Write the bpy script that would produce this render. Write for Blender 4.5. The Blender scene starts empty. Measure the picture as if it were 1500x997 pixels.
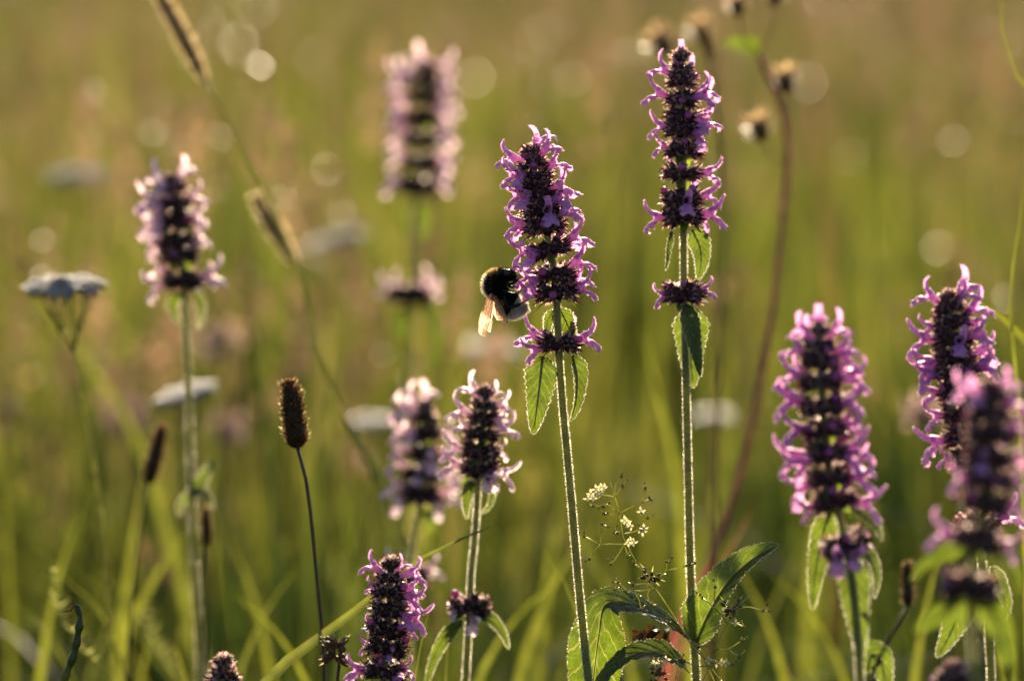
import bpy, math, random
import numpy as np
from mathutils import Vector, Matrix

R = math.radians
random.seed(7)
RNG = np.random.default_rng(11)
HR = random.Random(99)
scene = bpy.context.scene
COL = scene.collection

# ------------------------------------------------------------------ camera
FOCUS = 1.6                       # metres to the flower the bee sits on
TH = 0.1044                       # tangent of half the horizontal field
PITCH = R(5.2)
CAM = Vector((0, 0, 0.715))
FWD = Vector((0, math.cos(PITCH), -math.sin(PITCH)))
UPV = Vector((0, math.sin(PITCH), math.cos(PITCH)))
RGT = Vector((1, 0, 0))
cd = bpy.data.cameras.new('camera')
cam = bpy.data.objects.new('camera', cd)
COL.objects.link(cam)
cam.location = CAM
cam.rotation_euler = (R(90) - PITCH, 0, 0)
cd.sensor_width = 23.6
cd.lens = 23.6 / (2 * TH)
cd.clip_start = 0.02
cd.clip_end = 2000
cd.dof.use_dof = True
cd.dof.focus_distance = FOCUS
cd.dof.aperture_fstop = 6.0
cd.dof.aperture_blades = 0
scene.camera = cam

# ------------------------------------------------------------------ light
SUN_EL, SUN_AZ = R(21), R(3)      # the sun stands behind the flowers, a touch to the right
world = bpy.data.worlds.new('World')
scene.world = world
world.use_nodes = True
wn = world.node_tree
bg = wn.nodes['Background']
sky = wn.nodes.new('ShaderNodeTexSky')
sky.sky_type = 'NISHITA'
sky.sun_disc = False
sky.sun_elevation = SUN_EL
sky.sun_rotation = SUN_AZ
wn.links.new(sky.outputs[0], bg.inputs[0])
bg.inputs[1].default_value = 0.05
sd = bpy.data.lights.new('sun', 'SUN')
sd.energy = 5.0
sd.angle = R(0.5)
sd.color = (1.0, 0.81, 0.57)
sun = bpy.data.objects.new('sun', sd)
COL.objects.link(sun)
to_sun = Vector((math.sin(SUN_AZ) * math.cos(SUN_EL), math.cos(SUN_AZ) * math.cos(SUN_EL), math.sin(SUN_EL)))
sun.rotation_euler = to_sun.to_track_quat('Z', 'Y').to_euler()
sun.location = (0, 5, 5)

vs = scene.view_settings
vs.view_transform = 'Standard'
vs.look = 'None'
vs.gamma = 1
vs.use_curve_mapping = False
vs.exposure = 1.7
scene.cycles.use_denoising = True
scene.cycles.max_bounces = 8
scene.cycles.diffuse_bounces = 4
scene.cycles.glossy_bounces = 2
scene.cycles.transmission_bounces = 4
scene.cycles.transparent_max_bounces = 8
scene.cycles.caustics_reflective = False
scene.cycles.caustics_refractive = False


# ------------------------------------------------------------------ helpers
def P(px, py, d, dd=0.0):
    """a pixel of the 1500 x 997 photograph at d metres along the view axis (dd: millimetres nearer)"""
    d = d - dd * 0.001
    s = TH * d / 750.0
    return CAM + FWD * d + RGT * ((px - 750) * s) + UPV * ((498.5 - py) * s)


def mm_px(d):
    return TH * d / 750.0          # metres for one pixel


def tag(o, label=None, cat=None, group=None, kind=None):
    if label: o['label'] = label
    if cat: o['category'] = cat
    if group: o['group'] = group
    if kind: o['kind'] = kind
    return o


def thing(name, loc, label, cat, group=None):
    o = bpy.data.objects.new(name, None)
    COL.objects.link(o)
    o.location = loc
    o.empty_display_size = 0.02
    return tag(o, label, cat, group)


class MB:
    """collects vertices (world space) and faces for one mesh"""
    def __init__(self):
        self.v, self.f, self.m, self.uv = [], [], [], []

    def add(self, vs_, fs, mat=0, uvs=None):
        b = len(self.v)
        self.v.extend([tuple(x) for x in vs_])
        self.f.extend([tuple(i + b for i in q) for q in fs])
        self.m.extend([mat] * len(fs))
        self.uv.extend(uvs if uvs else [(0.5, 0.5)] * len(vs_))

    def mesh(self, name, mats, off=Vector((0, 0, 0)), smooth=True, uv=False):
        me = bpy.data.meshes.new(name)
        a = np.array(self.v, dtype=float).reshape(-1, 3) - np.array(off)
        me.from_pydata(a.tolist(), [], self.f)
        for m in (mats if isinstance(mats, (list, tuple)) else [mats]):
            me.materials.append(m)
        me.polygons.foreach_set('material_index', self.m)
        me.polygons.foreach_set('use_smooth', [smooth] * len(self.f))
        if uv:
            l = me.uv_layers.new(name='UVMap')
            idx = np.empty(len(me.loops), dtype=np.int32)
            me.loops.foreach_get('vertex_index', idx)
            l.data.foreach_set('uv', np.array(self.uv, dtype=float)[idx].ravel())
        me.update()
        return me

    def build(self, name, mats, parent=None, smooth=True, uv=False, kind=None):
        off = Vector((0, 0, 0))
        p = parent
        while p is not None:
            off = off + p.location
            p = p.parent
        o = bpy.data.objects.new(name, self.mesh(name, mats, off, smooth, uv))
        COL.objects.link(o)
        if parent is not None:
            o.parent = parent
        if kind: o['kind'] = kind
        return o


def catmull(pts, n):
    """centripetal spline through the points, sampled evenly along its length"""
    pts = [Vector(p) for p in pts]
    if len(pts) == 2:
        return [pts[0].lerp(pts[1], i / (n - 1)) for i in range(n)]
    ext = [2 * pts[0] - pts[1]] + pts + [2 * pts[-1] - pts[-2]]
    fine = []
    m = 12
    for k in range(len(pts) - 1):
        p = ext[k:k + 4]
        t = [0.0]
        for a, b in zip(p[:-1], p[1:]):
            t.append(t[-1] + max((b - a).length, 1e-9) ** 0.5)
        for q in range(m + (k == len(pts) - 2)):
            u = t[1] + (t[2] - t[1]) * q / m
            A_ = [p[i] * ((t[i + 1] - u) / (t[i + 1] - t[i])) + p[i + 1] * ((u - t[i]) / (t[i + 1] - t[i])) for i in range(3)]
            B_ = [A_[i] * ((t[i + 2] - u) / (t[i + 2] - t[i])) + A_[i + 1] * ((u - t[i]) / (t[i + 2] - t[i])) for i in range(2)]
            fine.append(B_[0] * ((t[2] - u) / (t[2] - t[1])) + B_[1] * ((u - t[1]) / (t[2] - t[1])))
    f = np.array(fine)
    l = np.concatenate([[0], np.cumsum(np.linalg.norm(np.diff(f, axis=0), axis=1))])
    g = np.linspace(0, l[-1], n)
    return [Vector(v) for v in np.stack([np.interp(g, l, f[:, i]) for i in range(3)], 1)]


def frame_of(t, ref=Vector((0, -1, 0.09))):
    t = t.normalized()
    n = ref - t * ref.dot(t)
    if n.length < 1e-4:
        n = Vector((1, 0, 0)) - t * t.x
    n.normalize()
    return t, n, t.cross(n)


def tangents(pts):
    return [(pts[min(i + 1, len(pts) - 1)] - pts[max(i - 1, 0)]).normalized() for i in range(len(pts))]


def tube(mb, pts, rad, sides=8, mat=0, square=0.0, cap=True):
    ts = tangents(pts)
    n = len(pts)
    vv, ff = [], []
    for i, (p, t) in enumerate(zip(pts, ts)):
        r = rad(i / (n - 1)) if callable(rad) else rad
        _, a, b = frame_of(t)
        for k in range(sides):
            an = 2 * math.pi * k / sides
            q = 1 + square * math.cos(4 * an)
            vv.append(p + (a * math.cos(an) + b * math.sin(an)) * r * q)
    for i in range(n - 1):
        for k in range(sides):
            k2 = (k + 1) % sides
            ff.append((i * sides + k, i * sides + k2, (i + 1) * sides + k2, (i + 1) * sides + k))
    if cap:
        ff.append(tuple(range(sides))[::-1])
        ff.append(tuple((n - 1) * sides + k for k in range(sides)))
    mb.add(vv, ff, mat)


def spike(mb, p, d, ln, w, mat=0, bend=0.0):
    """one hair: a thin tapering ribbon turned at random"""
    t, a, b = frame_of(d)
    an = HR.uniform(0, 3.1416)
    a = (a * math.cos(an) + b * math.sin(an)) * (w * 1.5)
    q = p + t * ln + Vector((0, 0, bend * ln))
    mb.add([p + a, p - a, q], [(0, 1, 2)], mat)


def ball(mb, c, r, mat=0, seg=8, ring=6, axis=None, stretch=1.0):
    ax = axis or Vector((0, 0, 1))
    t, a, b = frame_of(ax)
    vv, ff = [], []
    for i in range(ring + 1):
        th = math.pi * i / ring
        for k in range(seg):
            ph = 2 * math.pi * k / seg
            vv.append(c + t * (math.cos(th) * r * stretch) + (a * math.cos(ph) + b * math.sin(ph)) * (math.sin(th) * r))
    for i in range(ring):
        for k in range(seg):
            k2 = (k + 1) % seg
            ff.append((i * seg + k, (i + 1) * seg + k, (i + 1) * seg + k2, i * seg + k2))
    mb.add(vv, ff, mat)


# ------------------------------------------------------------------ materials
def nm(name):
    m = bpy.data.materials.new(name)
    m.use_nodes = True
    nt = m.node_tree
    nt.nodes.clear()
    out = nt.nodes.new('ShaderNodeOutputMaterial')
    return m, nt, out


def thin(name, diff, trans, fac=0.5, rough=0.5, spec=0.4, scale=300.0, var=0.35, attr=None, ramp=None, tramp=None, sheen=0.0, gloss=0.0):
    """thin plant tissue: reflects one colour, lets another one through"""
    m, nt, out = nm(name)
    N, L = nt.nodes, nt.links
    pr = N.new('ShaderNodeBsdfPrincipled')
    pr.inputs['Roughness'].default_value = rough
    pr.inputs['Specular IOR Level'].default_value = spec
    if sheen:
        pr.inputs['Sheen Weight'].default_value = sheen
        pr.inputs['Sheen Roughness'].default_value = 0.35
        pr.inputs['Sheen Tint'].default_value = (1, 0.85, 0.7, 1)
    tr = N.new('ShaderNodeBsdfTranslucent')
    mx = N.new('ShaderNodeMixShader')
    mx.inputs[0].default_value = fac
    L.new(pr.outputs[0], mx.inputs[1]); L.new(tr.outputs[0], mx.inputs[2])
    last = mx.outputs[0]
    if gloss:
        gb = N.new('ShaderNodeBsdfGlossy'); gb.inputs['Roughness'].default_value = 0.45
        gb.inputs[0].default_value = (*[min(1, c * 1.1 + 0.1) for c in trans], 1)
        m2 = N.new('ShaderNodeMixShader'); m2.inputs[0].default_value = gloss
        L.new(last, m2.inputs[1]); L.new(gb.outputs[0], m2.inputs[2]); last = m2.outputs[0]
    L.new(last, out.inputs[0])
    tc = N.new('ShaderNodeTexCoord')
    nz = N.new('ShaderNodeTexNoise')
    nz.inputs['Scale'].default_value = scale
    nz.inputs['Detail'].default_value = 3
    L.new(tc.outputs['Object'], nz.inputs['Vector'])
    mr = N.new('ShaderNodeMapRange')
    mr.inputs[1].default_value = 0.3; mr.inputs[2].default_value = 0.7
    mr.inputs[3].default_value = 1 - var; mr.inputs[4].default_value = 1 + var
    L.new(nz.outputs['Fac'], mr.inputs[0])
    for sock, colr, rp in ((pr.inputs['Base Color'], diff, ramp), (tr.inputs['Color'], trans, tramp)):
        mul = N.new('ShaderNodeMix'); mul.data_type = 'RGBA'; mul.blend_type = 'MULTIPLY'
        mul.inputs[0].default_value = 1
        if attr and rp:
            at = N.new('ShaderNodeAttribute'); at.attribute_name = attr
            cr = N.new('ShaderNodeValToRGB')
            el = cr.color_ramp.elements
            el[0].position = rp[0][0]; el[0].color = (*rp[0][1], 1)
            el[1].position = rp[-1][0]; el[1].color = (*rp[-1][1], 1)
            for ps, c in rp[1:-1]:
                e = el.new(ps); e.color = (*c, 1)
            L.new(at.outputs['Fac'], cr.inputs[0]); L.new(cr.outputs[0], mul.inputs[6])
        else:
            mul.inputs[6].default_value = (*colr, 1)
        cb = N.new('ShaderNodeCombineColor')
        for k in range(3): L.new(mr.outputs[0], cb.inputs[k])
        L.new(cb.outputs[0], mul.inputs[7])
        L.new(mul.outputs[2], sock)
    return m


def leaf_mat(name, diff, trans, veind, veint, fac=0.55):
    """leaf with midrib, side veins and a fine net of veinlets, laid out in the leaf's own UV"""
    m, nt, out = nm(name)
    N, L = nt.nodes, nt.links
    uv = N.new('ShaderNodeUVMap')
    sp = N.new('ShaderNodeSeparateXYZ')
    L.new(uv.outputs[0], sp.inputs[0])

    def math_(op, a, b=None, c=None):
        n = N.new('ShaderNodeMath'); n.operation = op
        for i, x in enumerate((a, b, c)):
            if x is None: continue
            if isinstance(x, (int, float)): n.inputs[i].default_value = x
            else: L.new(x, n.inputs[i])
        return n.outputs[0]
    u = math_('ABSOLUTE', math_('MULTIPLY_ADD', sp.outputs[0], 2.0, -1.0))
    nz0 = N.new('ShaderNodeTexNoise'); nz0.inputs['Scale'].default_value = 6
    L.new(uv.outputs[0], nz0.inputs['Vector'])
    wob = math_('MULTIPLY_ADD', nz0.outputs['Fac'], 0.9, -0.45)
    w = math_('ADD', math_('MULTIPLY_ADD', sp.outputs[1], 8.0, wob), math_('MULTIPLY', math_('POWER', u, 0.8), -1.9))
    pp = math_('PINGPONG', w, 0.5)
    side = math_('LESS_THAN', pp, 0.055)
    mid = math_('LESS_THAN', u, 0.05)
    vo = N.new('ShaderNodeTexVoronoi'); vo.feature = 'DISTANCE_TO_EDGE'; vo.inputs['Scale'].default_value = 13
    mp = N.new('ShaderNodeMapping'); mp.inputs['Scale'].default_value = (0.8, 1.7, 1)
    L.new(uv.outputs[0], mp.inputs[0]); L.new(mp.outputs[0], vo.inputs['Vector'])
    net = math_('MULTIPLY', math_('LESS_THAN', vo.outputs['Distance'], 0.035), 0.35)
    vein = math_('MAXIMUM', math_('MAXIMUM', math_('MULTIPLY', side, 0.85), mid), net)
    tc = N.new('ShaderNodeTexCoord')
    nz = N.new('ShaderNodeTexNoise'); nz.inputs['Scale'].default_value = 170; nz.inputs['Detail'].default_value = 4
    L.new(tc.outputs['Object'], nz.inputs['Vector'])
    mr = N.new('ShaderNodeMapRange')
    mr.inputs[1].default_value = 0.3; mr.inputs[2].default_value = 0.7; mr.inputs[3].default_value = 0.65; mr.inputs[4].default_value = 1.3
    L.new(nz.outputs['Fac'], mr.inputs[0])
    cb = N.new('ShaderNodeCombineColor')
    for k in range(3): L.new(mr.outputs[0], cb.inputs[k])

    def colr(a, b):
        mx_ = N.new('ShaderNodeMix'); mx_.data_type = 'RGBA'
        mx_.inputs[6].default_value = (*a, 1); mx_.inputs[7].default_value = (*b, 1)
        L.new(vein, mx_.inputs[0])
        mu = N.new('ShaderNodeMix'); mu.data_type = 'RGBA'; mu.blend_type = 'MULTIPLY'; mu.inputs[0].default_value = 1
        L.new(mx_.outputs[2], mu.inputs[6]); L.new(cb.outputs[0], mu.inputs[7])
        return mu.outputs[2]
    pr = N.new('ShaderNodeBsdfPrincipled')
    pr.inputs['Roughness'].default_value = 0.42
    pr.inputs['Specular IOR Level'].default_value = 0.5
    tr = N.new('ShaderNodeBsdfTranslucent')
    L.new(colr(diff, veind), pr.inputs['Base Color']); L.new(colr(trans, veint), tr.inputs['Color'])
    bp = N.new('ShaderNodeBump'); bp.inputs['Strength'].default_value = 0.6; bp.inputs['Distance'].default_value = 0.0004
    L.new(vein, bp.inputs['Height']); bp.invert = True
    L.new(bp.outputs[0], pr.inputs['Normal'])
    mx = N.new('ShaderNodeMixShader'); mx.inputs[0].default_value = fac
    L.new(pr.outputs[0], mx.inputs[1]); L.new(tr.outputs[0], mx.inputs[2]); L.new(mx.outputs[0], out.inputs[0])
    return m


def wing_mat():
    m, nt, out = nm('wing_membrane')
    N, L = nt.nodes, nt.links
    tp = N.new('ShaderNodeBsdfTransparent'); tp.inputs[0].default_value = (0.85, 0.7, 0.5, 1)
    tr = N.new('ShaderNodeBsdfTranslucent'); tr.inputs[0].default_value = (0.9, 0.62, 0.42, 1)
    gl = N.new('ShaderNodeBsdfGlossy'); gl.inputs['Roughness'].default_value = 0.35; gl.inputs[0].default_value = (0.5, 0.45, 0.4, 1)
    tc = N.new('ShaderNodeTexCoord')
    nz = N.new('ShaderNodeTexNoise'); nz.inputs['Scale'].default_value = 1800; nz.inputs['Detail'].default_value = 2
    L.new(tc.outputs['Object'], nz.inputs['Vector'])
    mr = N.new('ShaderNodeMapRange'); mr.inputs[1].default_value = 0.35; mr.inputs[2].default_value = 0.65
    mr.inputs[3].default_value = 0.4; mr.inputs[4].default_value = 0.85
    L.new(nz.outputs['Fac'], mr.inputs[0])
    a = N.new('ShaderNodeMixShader'); a.inputs[0].default_value = 0.1
    L.new(tr.outputs[0], a.inputs[1]); L.new(gl.outputs[0], a.inputs[2])
    b = N.new('ShaderNodeMixShader')
    L.new(mr.outputs[0], b.inputs[0]); L.new(tp.outputs[0], b.inputs[1]); L.new(a.outputs[0], b.inputs[2])
    L.new(b.outputs[0], out.inputs[0])
    return m


M = {}
M['petal'] = thin('petal', (0.34, 0.18, 0.60), (0.90, 0.40, 0.72), 0.57, 0.4, 0.4, 900, 0.3, sheen=0.5, gloss=0.08)
M['petal_backlit'] = thin('petal_backlit', (0.34, 0.27, 0.60), (1.0, 0.74, 0.78), 0.66, 0.4, 0.4, 900, 0.25, sheen=0.5, gloss=0.08)  # paler petal copy, backlit rims and bluish shade put into its colours
M['petal_dull'] = thin('petal_dull', (0.26, 0.17, 0.17), (0.62, 0.40, 0.34), 0.5, 0.5, 0.3, 600, 0.3)
M['petal_fuzz'] = thin('petal_fuzz', (0.4, 0.25, 0.45), (1.0, 0.82, 0.86), 0.75, 0.4, 0.5, gloss=0.3)
M['bud'] = thin('bud', (0.38, 0.10, 0.34), (0.80, 0.22, 0.45), 0.4, 0.45, 0.3, 900, 0.2)
M['anther'] = thin('anther', (0.03, 0.012, 0.03), (0.03, 0.01, 0.02), 0.1, 0.5, 0.3)
M['calyx'] = thin('calyx', (0.030, 0.007, 0.016), (0.16, 0.02, 0.04), 0.15, 0.5, 0.3, 500, 0.5, sheen=0.25)
M['calyx_dark'] = thin('calyx_dark', (0.022, 0.010, 0.012), (0.13, 0.045, 0.03), 0.15, 0.5, 0.3, 500, 0.5)
M['calyx_hair'] = thin('calyx_hair', (0.25, 0.13, 0.12), (0.98, 0.66, 0.58), 0.75, 0.4, 0.5, gloss=0.3)
M['hair'] = thin('hair', (0.22, 0.22, 0.14), (0.99, 0.92, 0.72), 0.75, 0.4, 0.5, gloss=0.3)
M['stem'] = thin('stem', (0.115, 0.14, 0.02), (0.38, 0.38, 0.04), 0.4, 0.42, 0.5, 260, 0.3, sheen=0.3)
M['stem_red'] = thin('stem_red', (0.22, 0.11, 0.085), (0.5, 0.22, 0.14), 0.3, 0.5, 0.4, 200, 0.4)
M['stem_brown'] = thin('stem_brown', (0.06, 0.035, 0.014), (0.16, 0.08, 0.02), 0.15, 0.5, 0.4, 300, 0.4)
M['leaf'] = leaf_mat('leaf', (0.035, 0.070, 0.026), (0.085, 0.130, 0.006), (0.085, 0.12, 0.05), (0.24, 0.25, 0.05))
M['bract'] = thin('bract', (0.05, 0.09, 0.024), (0.24, 0.34, 0.02), 0.4, 0.45, 0.4)
M['grass_near'] = thin('grass_near', (0.05, 0.08, 0.02), (0.15, 0.165, 0.02), 0.5, 0.38, 0.5, 120, 0.3)
M['red_leaf'] = thin('red_leaf', (0.12, 0.03, 0.03), (0.22, 0.05, 0.045), 0.5, 0.45, 0.4, 120, 0.4)
M['dry'] = thin('dry', (0.10, 0.06, 0.025), (0.30, 0.16, 0.06), 0.25, 0.6, 0.3, 500, 0.5)
M['dry_pale'] = thin('dry_pale', (0.45, 0.35, 0.18), (0.92, 0.74, 0.42), 0.62, 0.5, 0.4, 400, 0.3, gloss=0.2)
M['dry_tan'] = thin('dry_tan', (0.26, 0.19, 0.10), (0.55, 0.38, 0.19), 0.5, 0.5, 0.4, 400, 0.4)
M['grass_bright'] = thin('grass_bright', (0.05, 0.07, 0.018), (0.17, 0.185, 0.016), 0.5, 0.38, 0.5, 120, 0.3)
M['dark_core'] = thin('dark_core', (0.022, 0.016, 0.012), (0.05, 0.03, 0.02), 0.1, 0.6, 0.3, 500, 0.4)
M['scale'] = thin('scale', (0.06, 0.035, 0.02), (0.35, 0.18, 0.06), 0.3, 0.55, 0.3, 700, 0.5)
M['yarrow'] = thin('yarrow', (0.38, 0.39, 0.43), (0.42, 0.37, 0.31), 0.35, 0.5, 0.3, 500, 0.2)
M['yarrow_stem'] = thin('yarrow_stem', (0.11, 0.14, 0.06), (0.46, 0.46, 0.14), 0.5, 0.5, 0.4, 300, 0.3)
M['white_petal'] = thin('white_petal', (0.5, 0.48, 0.3), (0.6, 0.55, 0.3), 0.5, 0.5, 0.3, 900, 0.1)
M['bedstraw_stem'] = thin('bedstraw_stem', (0.14, 0.18, 0.06), (0.6, 0.6, 0.18), 0.55, 0.4, 0.5, 300, 0.3, gloss=0.12)
M['bedstraw_bud'] = thin('bedstraw_bud', (0.14, 0.13, 0.06), (0.5, 0.4, 0.15), 0.4, 0.45, 0.4, 300, 0.4)
M['bee_skin'] = thin('bee_skin', (0.008, 0.007, 0.007), (0.01, 0.008, 0.006), 0.05, 0.6, 0.25, 900, 0.3)
M['fur_black'] = thin('fur_black', (0.012, 0.010, 0.009), (0.07, 0.04, 0.02), 0.3, 0.7, 0.15)
M['fur_yellow'] = thin('fur_yellow', (0.42, 0.26, 0.04), (0.85, 0.55, 0.12), 0.6, 0.45, 0.4, gloss=0.25)
M['fur_white'] = thin('fur_white', (0.8, 0.76, 0.7), (1.0, 0.93, 0.8), 0.7, 0.45, 0.4, gloss=0.25)
M['fur_rim_lit'] = thin('fur_rim_lit', (0.6, 0.46, 0.25), (1.0, 0.84, 0.58), 0.75, 0.45, 0.4, gloss=0.25)  # bright hairs that paint rim light along the bee's back
M['leg_orange'] = thin('leg_orange', (0.16, 0.05, 0.015), (0.6, 0.2, 0.03), 0.4, 0.35, 0.5)
M['eye'] = thin('eye', (0.012, 0.012, 0.016), (0, 0, 0), 0.02, 0.4, 0.4)
M['wing'] = wing_mat()
M['vein'] = thin('vein', (0.10, 0.04, 0.02), (0.4, 0.16, 0.05), 0.3, 0.4, 0.5)
GREEN = [(0.0, (0.014, 0.026, 0.010)), (0.35, (0.036, 0.056, 0.018)), (0.7, (0.062, 0.070, 0.026)), (1.0, (0.09, 0.068, 0.038))]
GREENT = [(0.0, (0.014, 0.027, 0.005)), (0.35, (0.105, 0.135, 0.015)), (0.7, (0.27, 0.26, 0.034)), (1.0, (0.25, 0.185, 0.080))]
M['grass'] = thin('grass', (0, 0, 0), (0, 0, 0), 0.5, 0.5, 0.25, 40, 0.25, 'rnd', GREEN, GREENT)
TAN = [(0.0, (0.06, 0.052, 0.02)), (0.5, (0.10, 0.07, 0.036)), (1.0, (0.18, 0.105, 0.075))]
TANT = [(0.0, (0.07, 0.06, 0.015)), (0.5, (0.19, 0.125, 0.06)), (1.0, (0.40, 0.235, 0.15))]
M['panicle'] = thin('panicle', (0, 0, 0), (0, 0, 0), 0.5, 0.4, 0.5, 60, 0.3, 'rnd', TAN, TANT)
M['glint_bead'] = thin('glint_bead', (0.25, 0.18, 0.07), (0.3, 0.22, 0.08), 0.2, 0.25, 0.6, 60, 0.2)
M['soil'] = thin('soil', (0.045, 0.042, 0.018), (0, 0, 0), 0.0, 0.9, 0.2, 9, 0.5)

# ------------------------------------------------------------------ ground
gm = MB()
gn = 40
ys = [-6 + 3 * i for i in range(12)] + [60, 120, 300, 800]
xs = [-800, -300, -100, -40, -20, -12, -8, -5, -3, -1.5, 0, 1.5, 3, 5, 8, 12, 20, 40, 100, 300, 800]
gv = [(x, y, random.uniform(-0.02, 0.0) if abs(x) < 30 and y < 40 else 0) for y in ys for x in xs]
gf = [(j * len(xs) + i, j * len(xs) + i + 1, (j + 1) * len(xs) + i + 1, (j + 1) * len(xs) + i) for j in range(len(ys) - 1) for i in range(len(xs) - 1)]
gm.add(gv, gf)
tag(gm.build('ground', M['soil']), kind='structure', label='meadow soil under the grass')


# ------------------------------------------------------------------ meadow grass (uncountable)
def blades(name, X, Y, H, W, az, lean, rnd, mat, label, cat, K=5, curl=1.6):
    n = len(X)
    k = np.arange(K + 1) / K
    ca, sa = np.cos(az), np.sin(az)
    face = RNG.uniform(0, np.pi, n)
    fx, fy = np.cos(face), np.sin(face)
    h = H[:, None] * (k[None] - 0.28 * np.clip(lean, 0, 1.2)[:, None] * k[None] ** 3)
    off = H[:, None] * lean[:, None] * 0.62 * k[None] ** curl
    w = W[:, None] * (1 - k[None] ** 1.7) * (0.55 + 0.45 * np.minimum(1, k[None] * 4)) + 0.00015
    cx = X[:, None] + ca[:, None] * off
    cy = Y[:, None] + sa[:, None] * off
    v = np.empty((n, K + 1, 2, 3))
    for s, sg in ((0, -0.5), (1, 0.5)):
        v[:, :, s, 0] = cx + sg * w * fx[:, None]
        v[:, :, s, 1] = cy + sg * w * fy[:, None]
        v[:, :, s, 2] = h
    base = (np.arange(n) * (2 * (K + 1)))[:, None, None]
    q = np.array([[2 * i, 2 * i + 1, 2 * i + 3, 2 * i + 2] for i in range(K)])[None]
    f = (base + q).reshape(-1)
    me = bpy.data.meshes.new(name)
    me.vertices.add(n * (K + 1) * 2)
    me.vertices.foreach_set('co', v.ravel())
    nf = n * K
    me.loops.add(nf * 4)
    me.loops.foreach_set('vertex_index', f.astype(np.int32))
    me.polygons.add(nf)
    me.polygons.foreach_set('loop_start', (np.arange(nf) * 4).astype(np.int32))
    me.polygons.foreach_set('loop_total', np.full(nf, 4, dtype=np.int32))
    at = me.attributes.new('rnd', 'FLOAT', 'POINT')
    at.data.foreach_set('value', np.repeat(rnd, 2 * (K + 1)).astype(np.float32))
    me.update(calc_edges=True)
    me.materials.append(mat)
    o = bpy.data.objects.new(name, me)
    COL.objects.link(o)
    return tag(o, label, cat, kind='stuff')


def scatter(y0, y1, n, side=0.35, slope=0.125):
    y = np.sqrt(RNG.uniform(y0 ** 2, y1 ** 2, n)) if y0 > 4 else RNG.uniform(y0, y1, n)
    x = RNG.uniform(-1, 1, n) * (side + slope * y)
    return x, y


def patch(x, y, s, seed):
    """a slow wave over the meadow that makes denser and browner patches"""
    r = np.random.default_rng(seed)
    v = np.zeros_like(x)
    for _ in range(6):
        a, b, c = r.uniform(-1, 1) / s, r.uniform(-0.6, 0.6) / s, r.uniform(0, 6.3)
        v += np.sin(a * x * 6 + b * y * 6 + c)
    return v / 6


def meadow():
    sets = []
    # (y0, y1, count, height range, width range, lean, tint shift)
    for y0, y1, n, h0, h1, w0, w1, ln, ts, wl in (
            (0.35, 1.75, 6000, 0.16, 0.36, 0.003, 0.007, 0.9, 0.15, 0.5),
            (1.75, 2.9, 12000, 0.16, 0.40, 0.003, 0.011, 1.1, 0.36, 0.3),
            (2.9, 6.0, 30000, 0.16, 0.42, 0.004, 0.012, 0.8, 0.40, 0.5),
            (6.0, 13.0, 36000, 0.18, 0.42, 0.005, 0.013, 0.7, 0.38, 0.8),
            (13.0, 45.0, 36000, 0.20, 0.42, 0.008, 0.022, 0.6, 0.20, 1.6)):
        x, y = scatter(y0, y1, n)
        pt = patch(x, y, wl, 5)
        H = RNG.uniform(h0, h1, n) * np.clip(0.95 + 0.8 * pt, 0.4, 1.5)
        H = np.where(y < 1.72, np.minimum(H, 0.36), H)
        W = RNG.uniform(w0, w1, n)
        sets.append((x, y, H, W, RNG.uniform(0, 6.28, n), np.minimum(np.abs(RNG.normal(0, ln, n)) * 0.7, 1.1),
                     np.clip(ts * np.interp(y, [1.7, 3.4, 5.0], [0.10, 0.35, 1.0]) + RNG.normal(0, 0.2, n) + 0.75 * patch(x, y, wl * 1.3, 9), 0, 1)))  # nearer blades tinted darker: shade of the lower grass put into the colour
    c = [np.concatenate([s[i] for s in sets]) for i in range(7)]
    blades('meadow_grass', *c, M['grass'], 'dense green meadow grass filling the blurred background', 'grass')


meadow()


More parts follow.
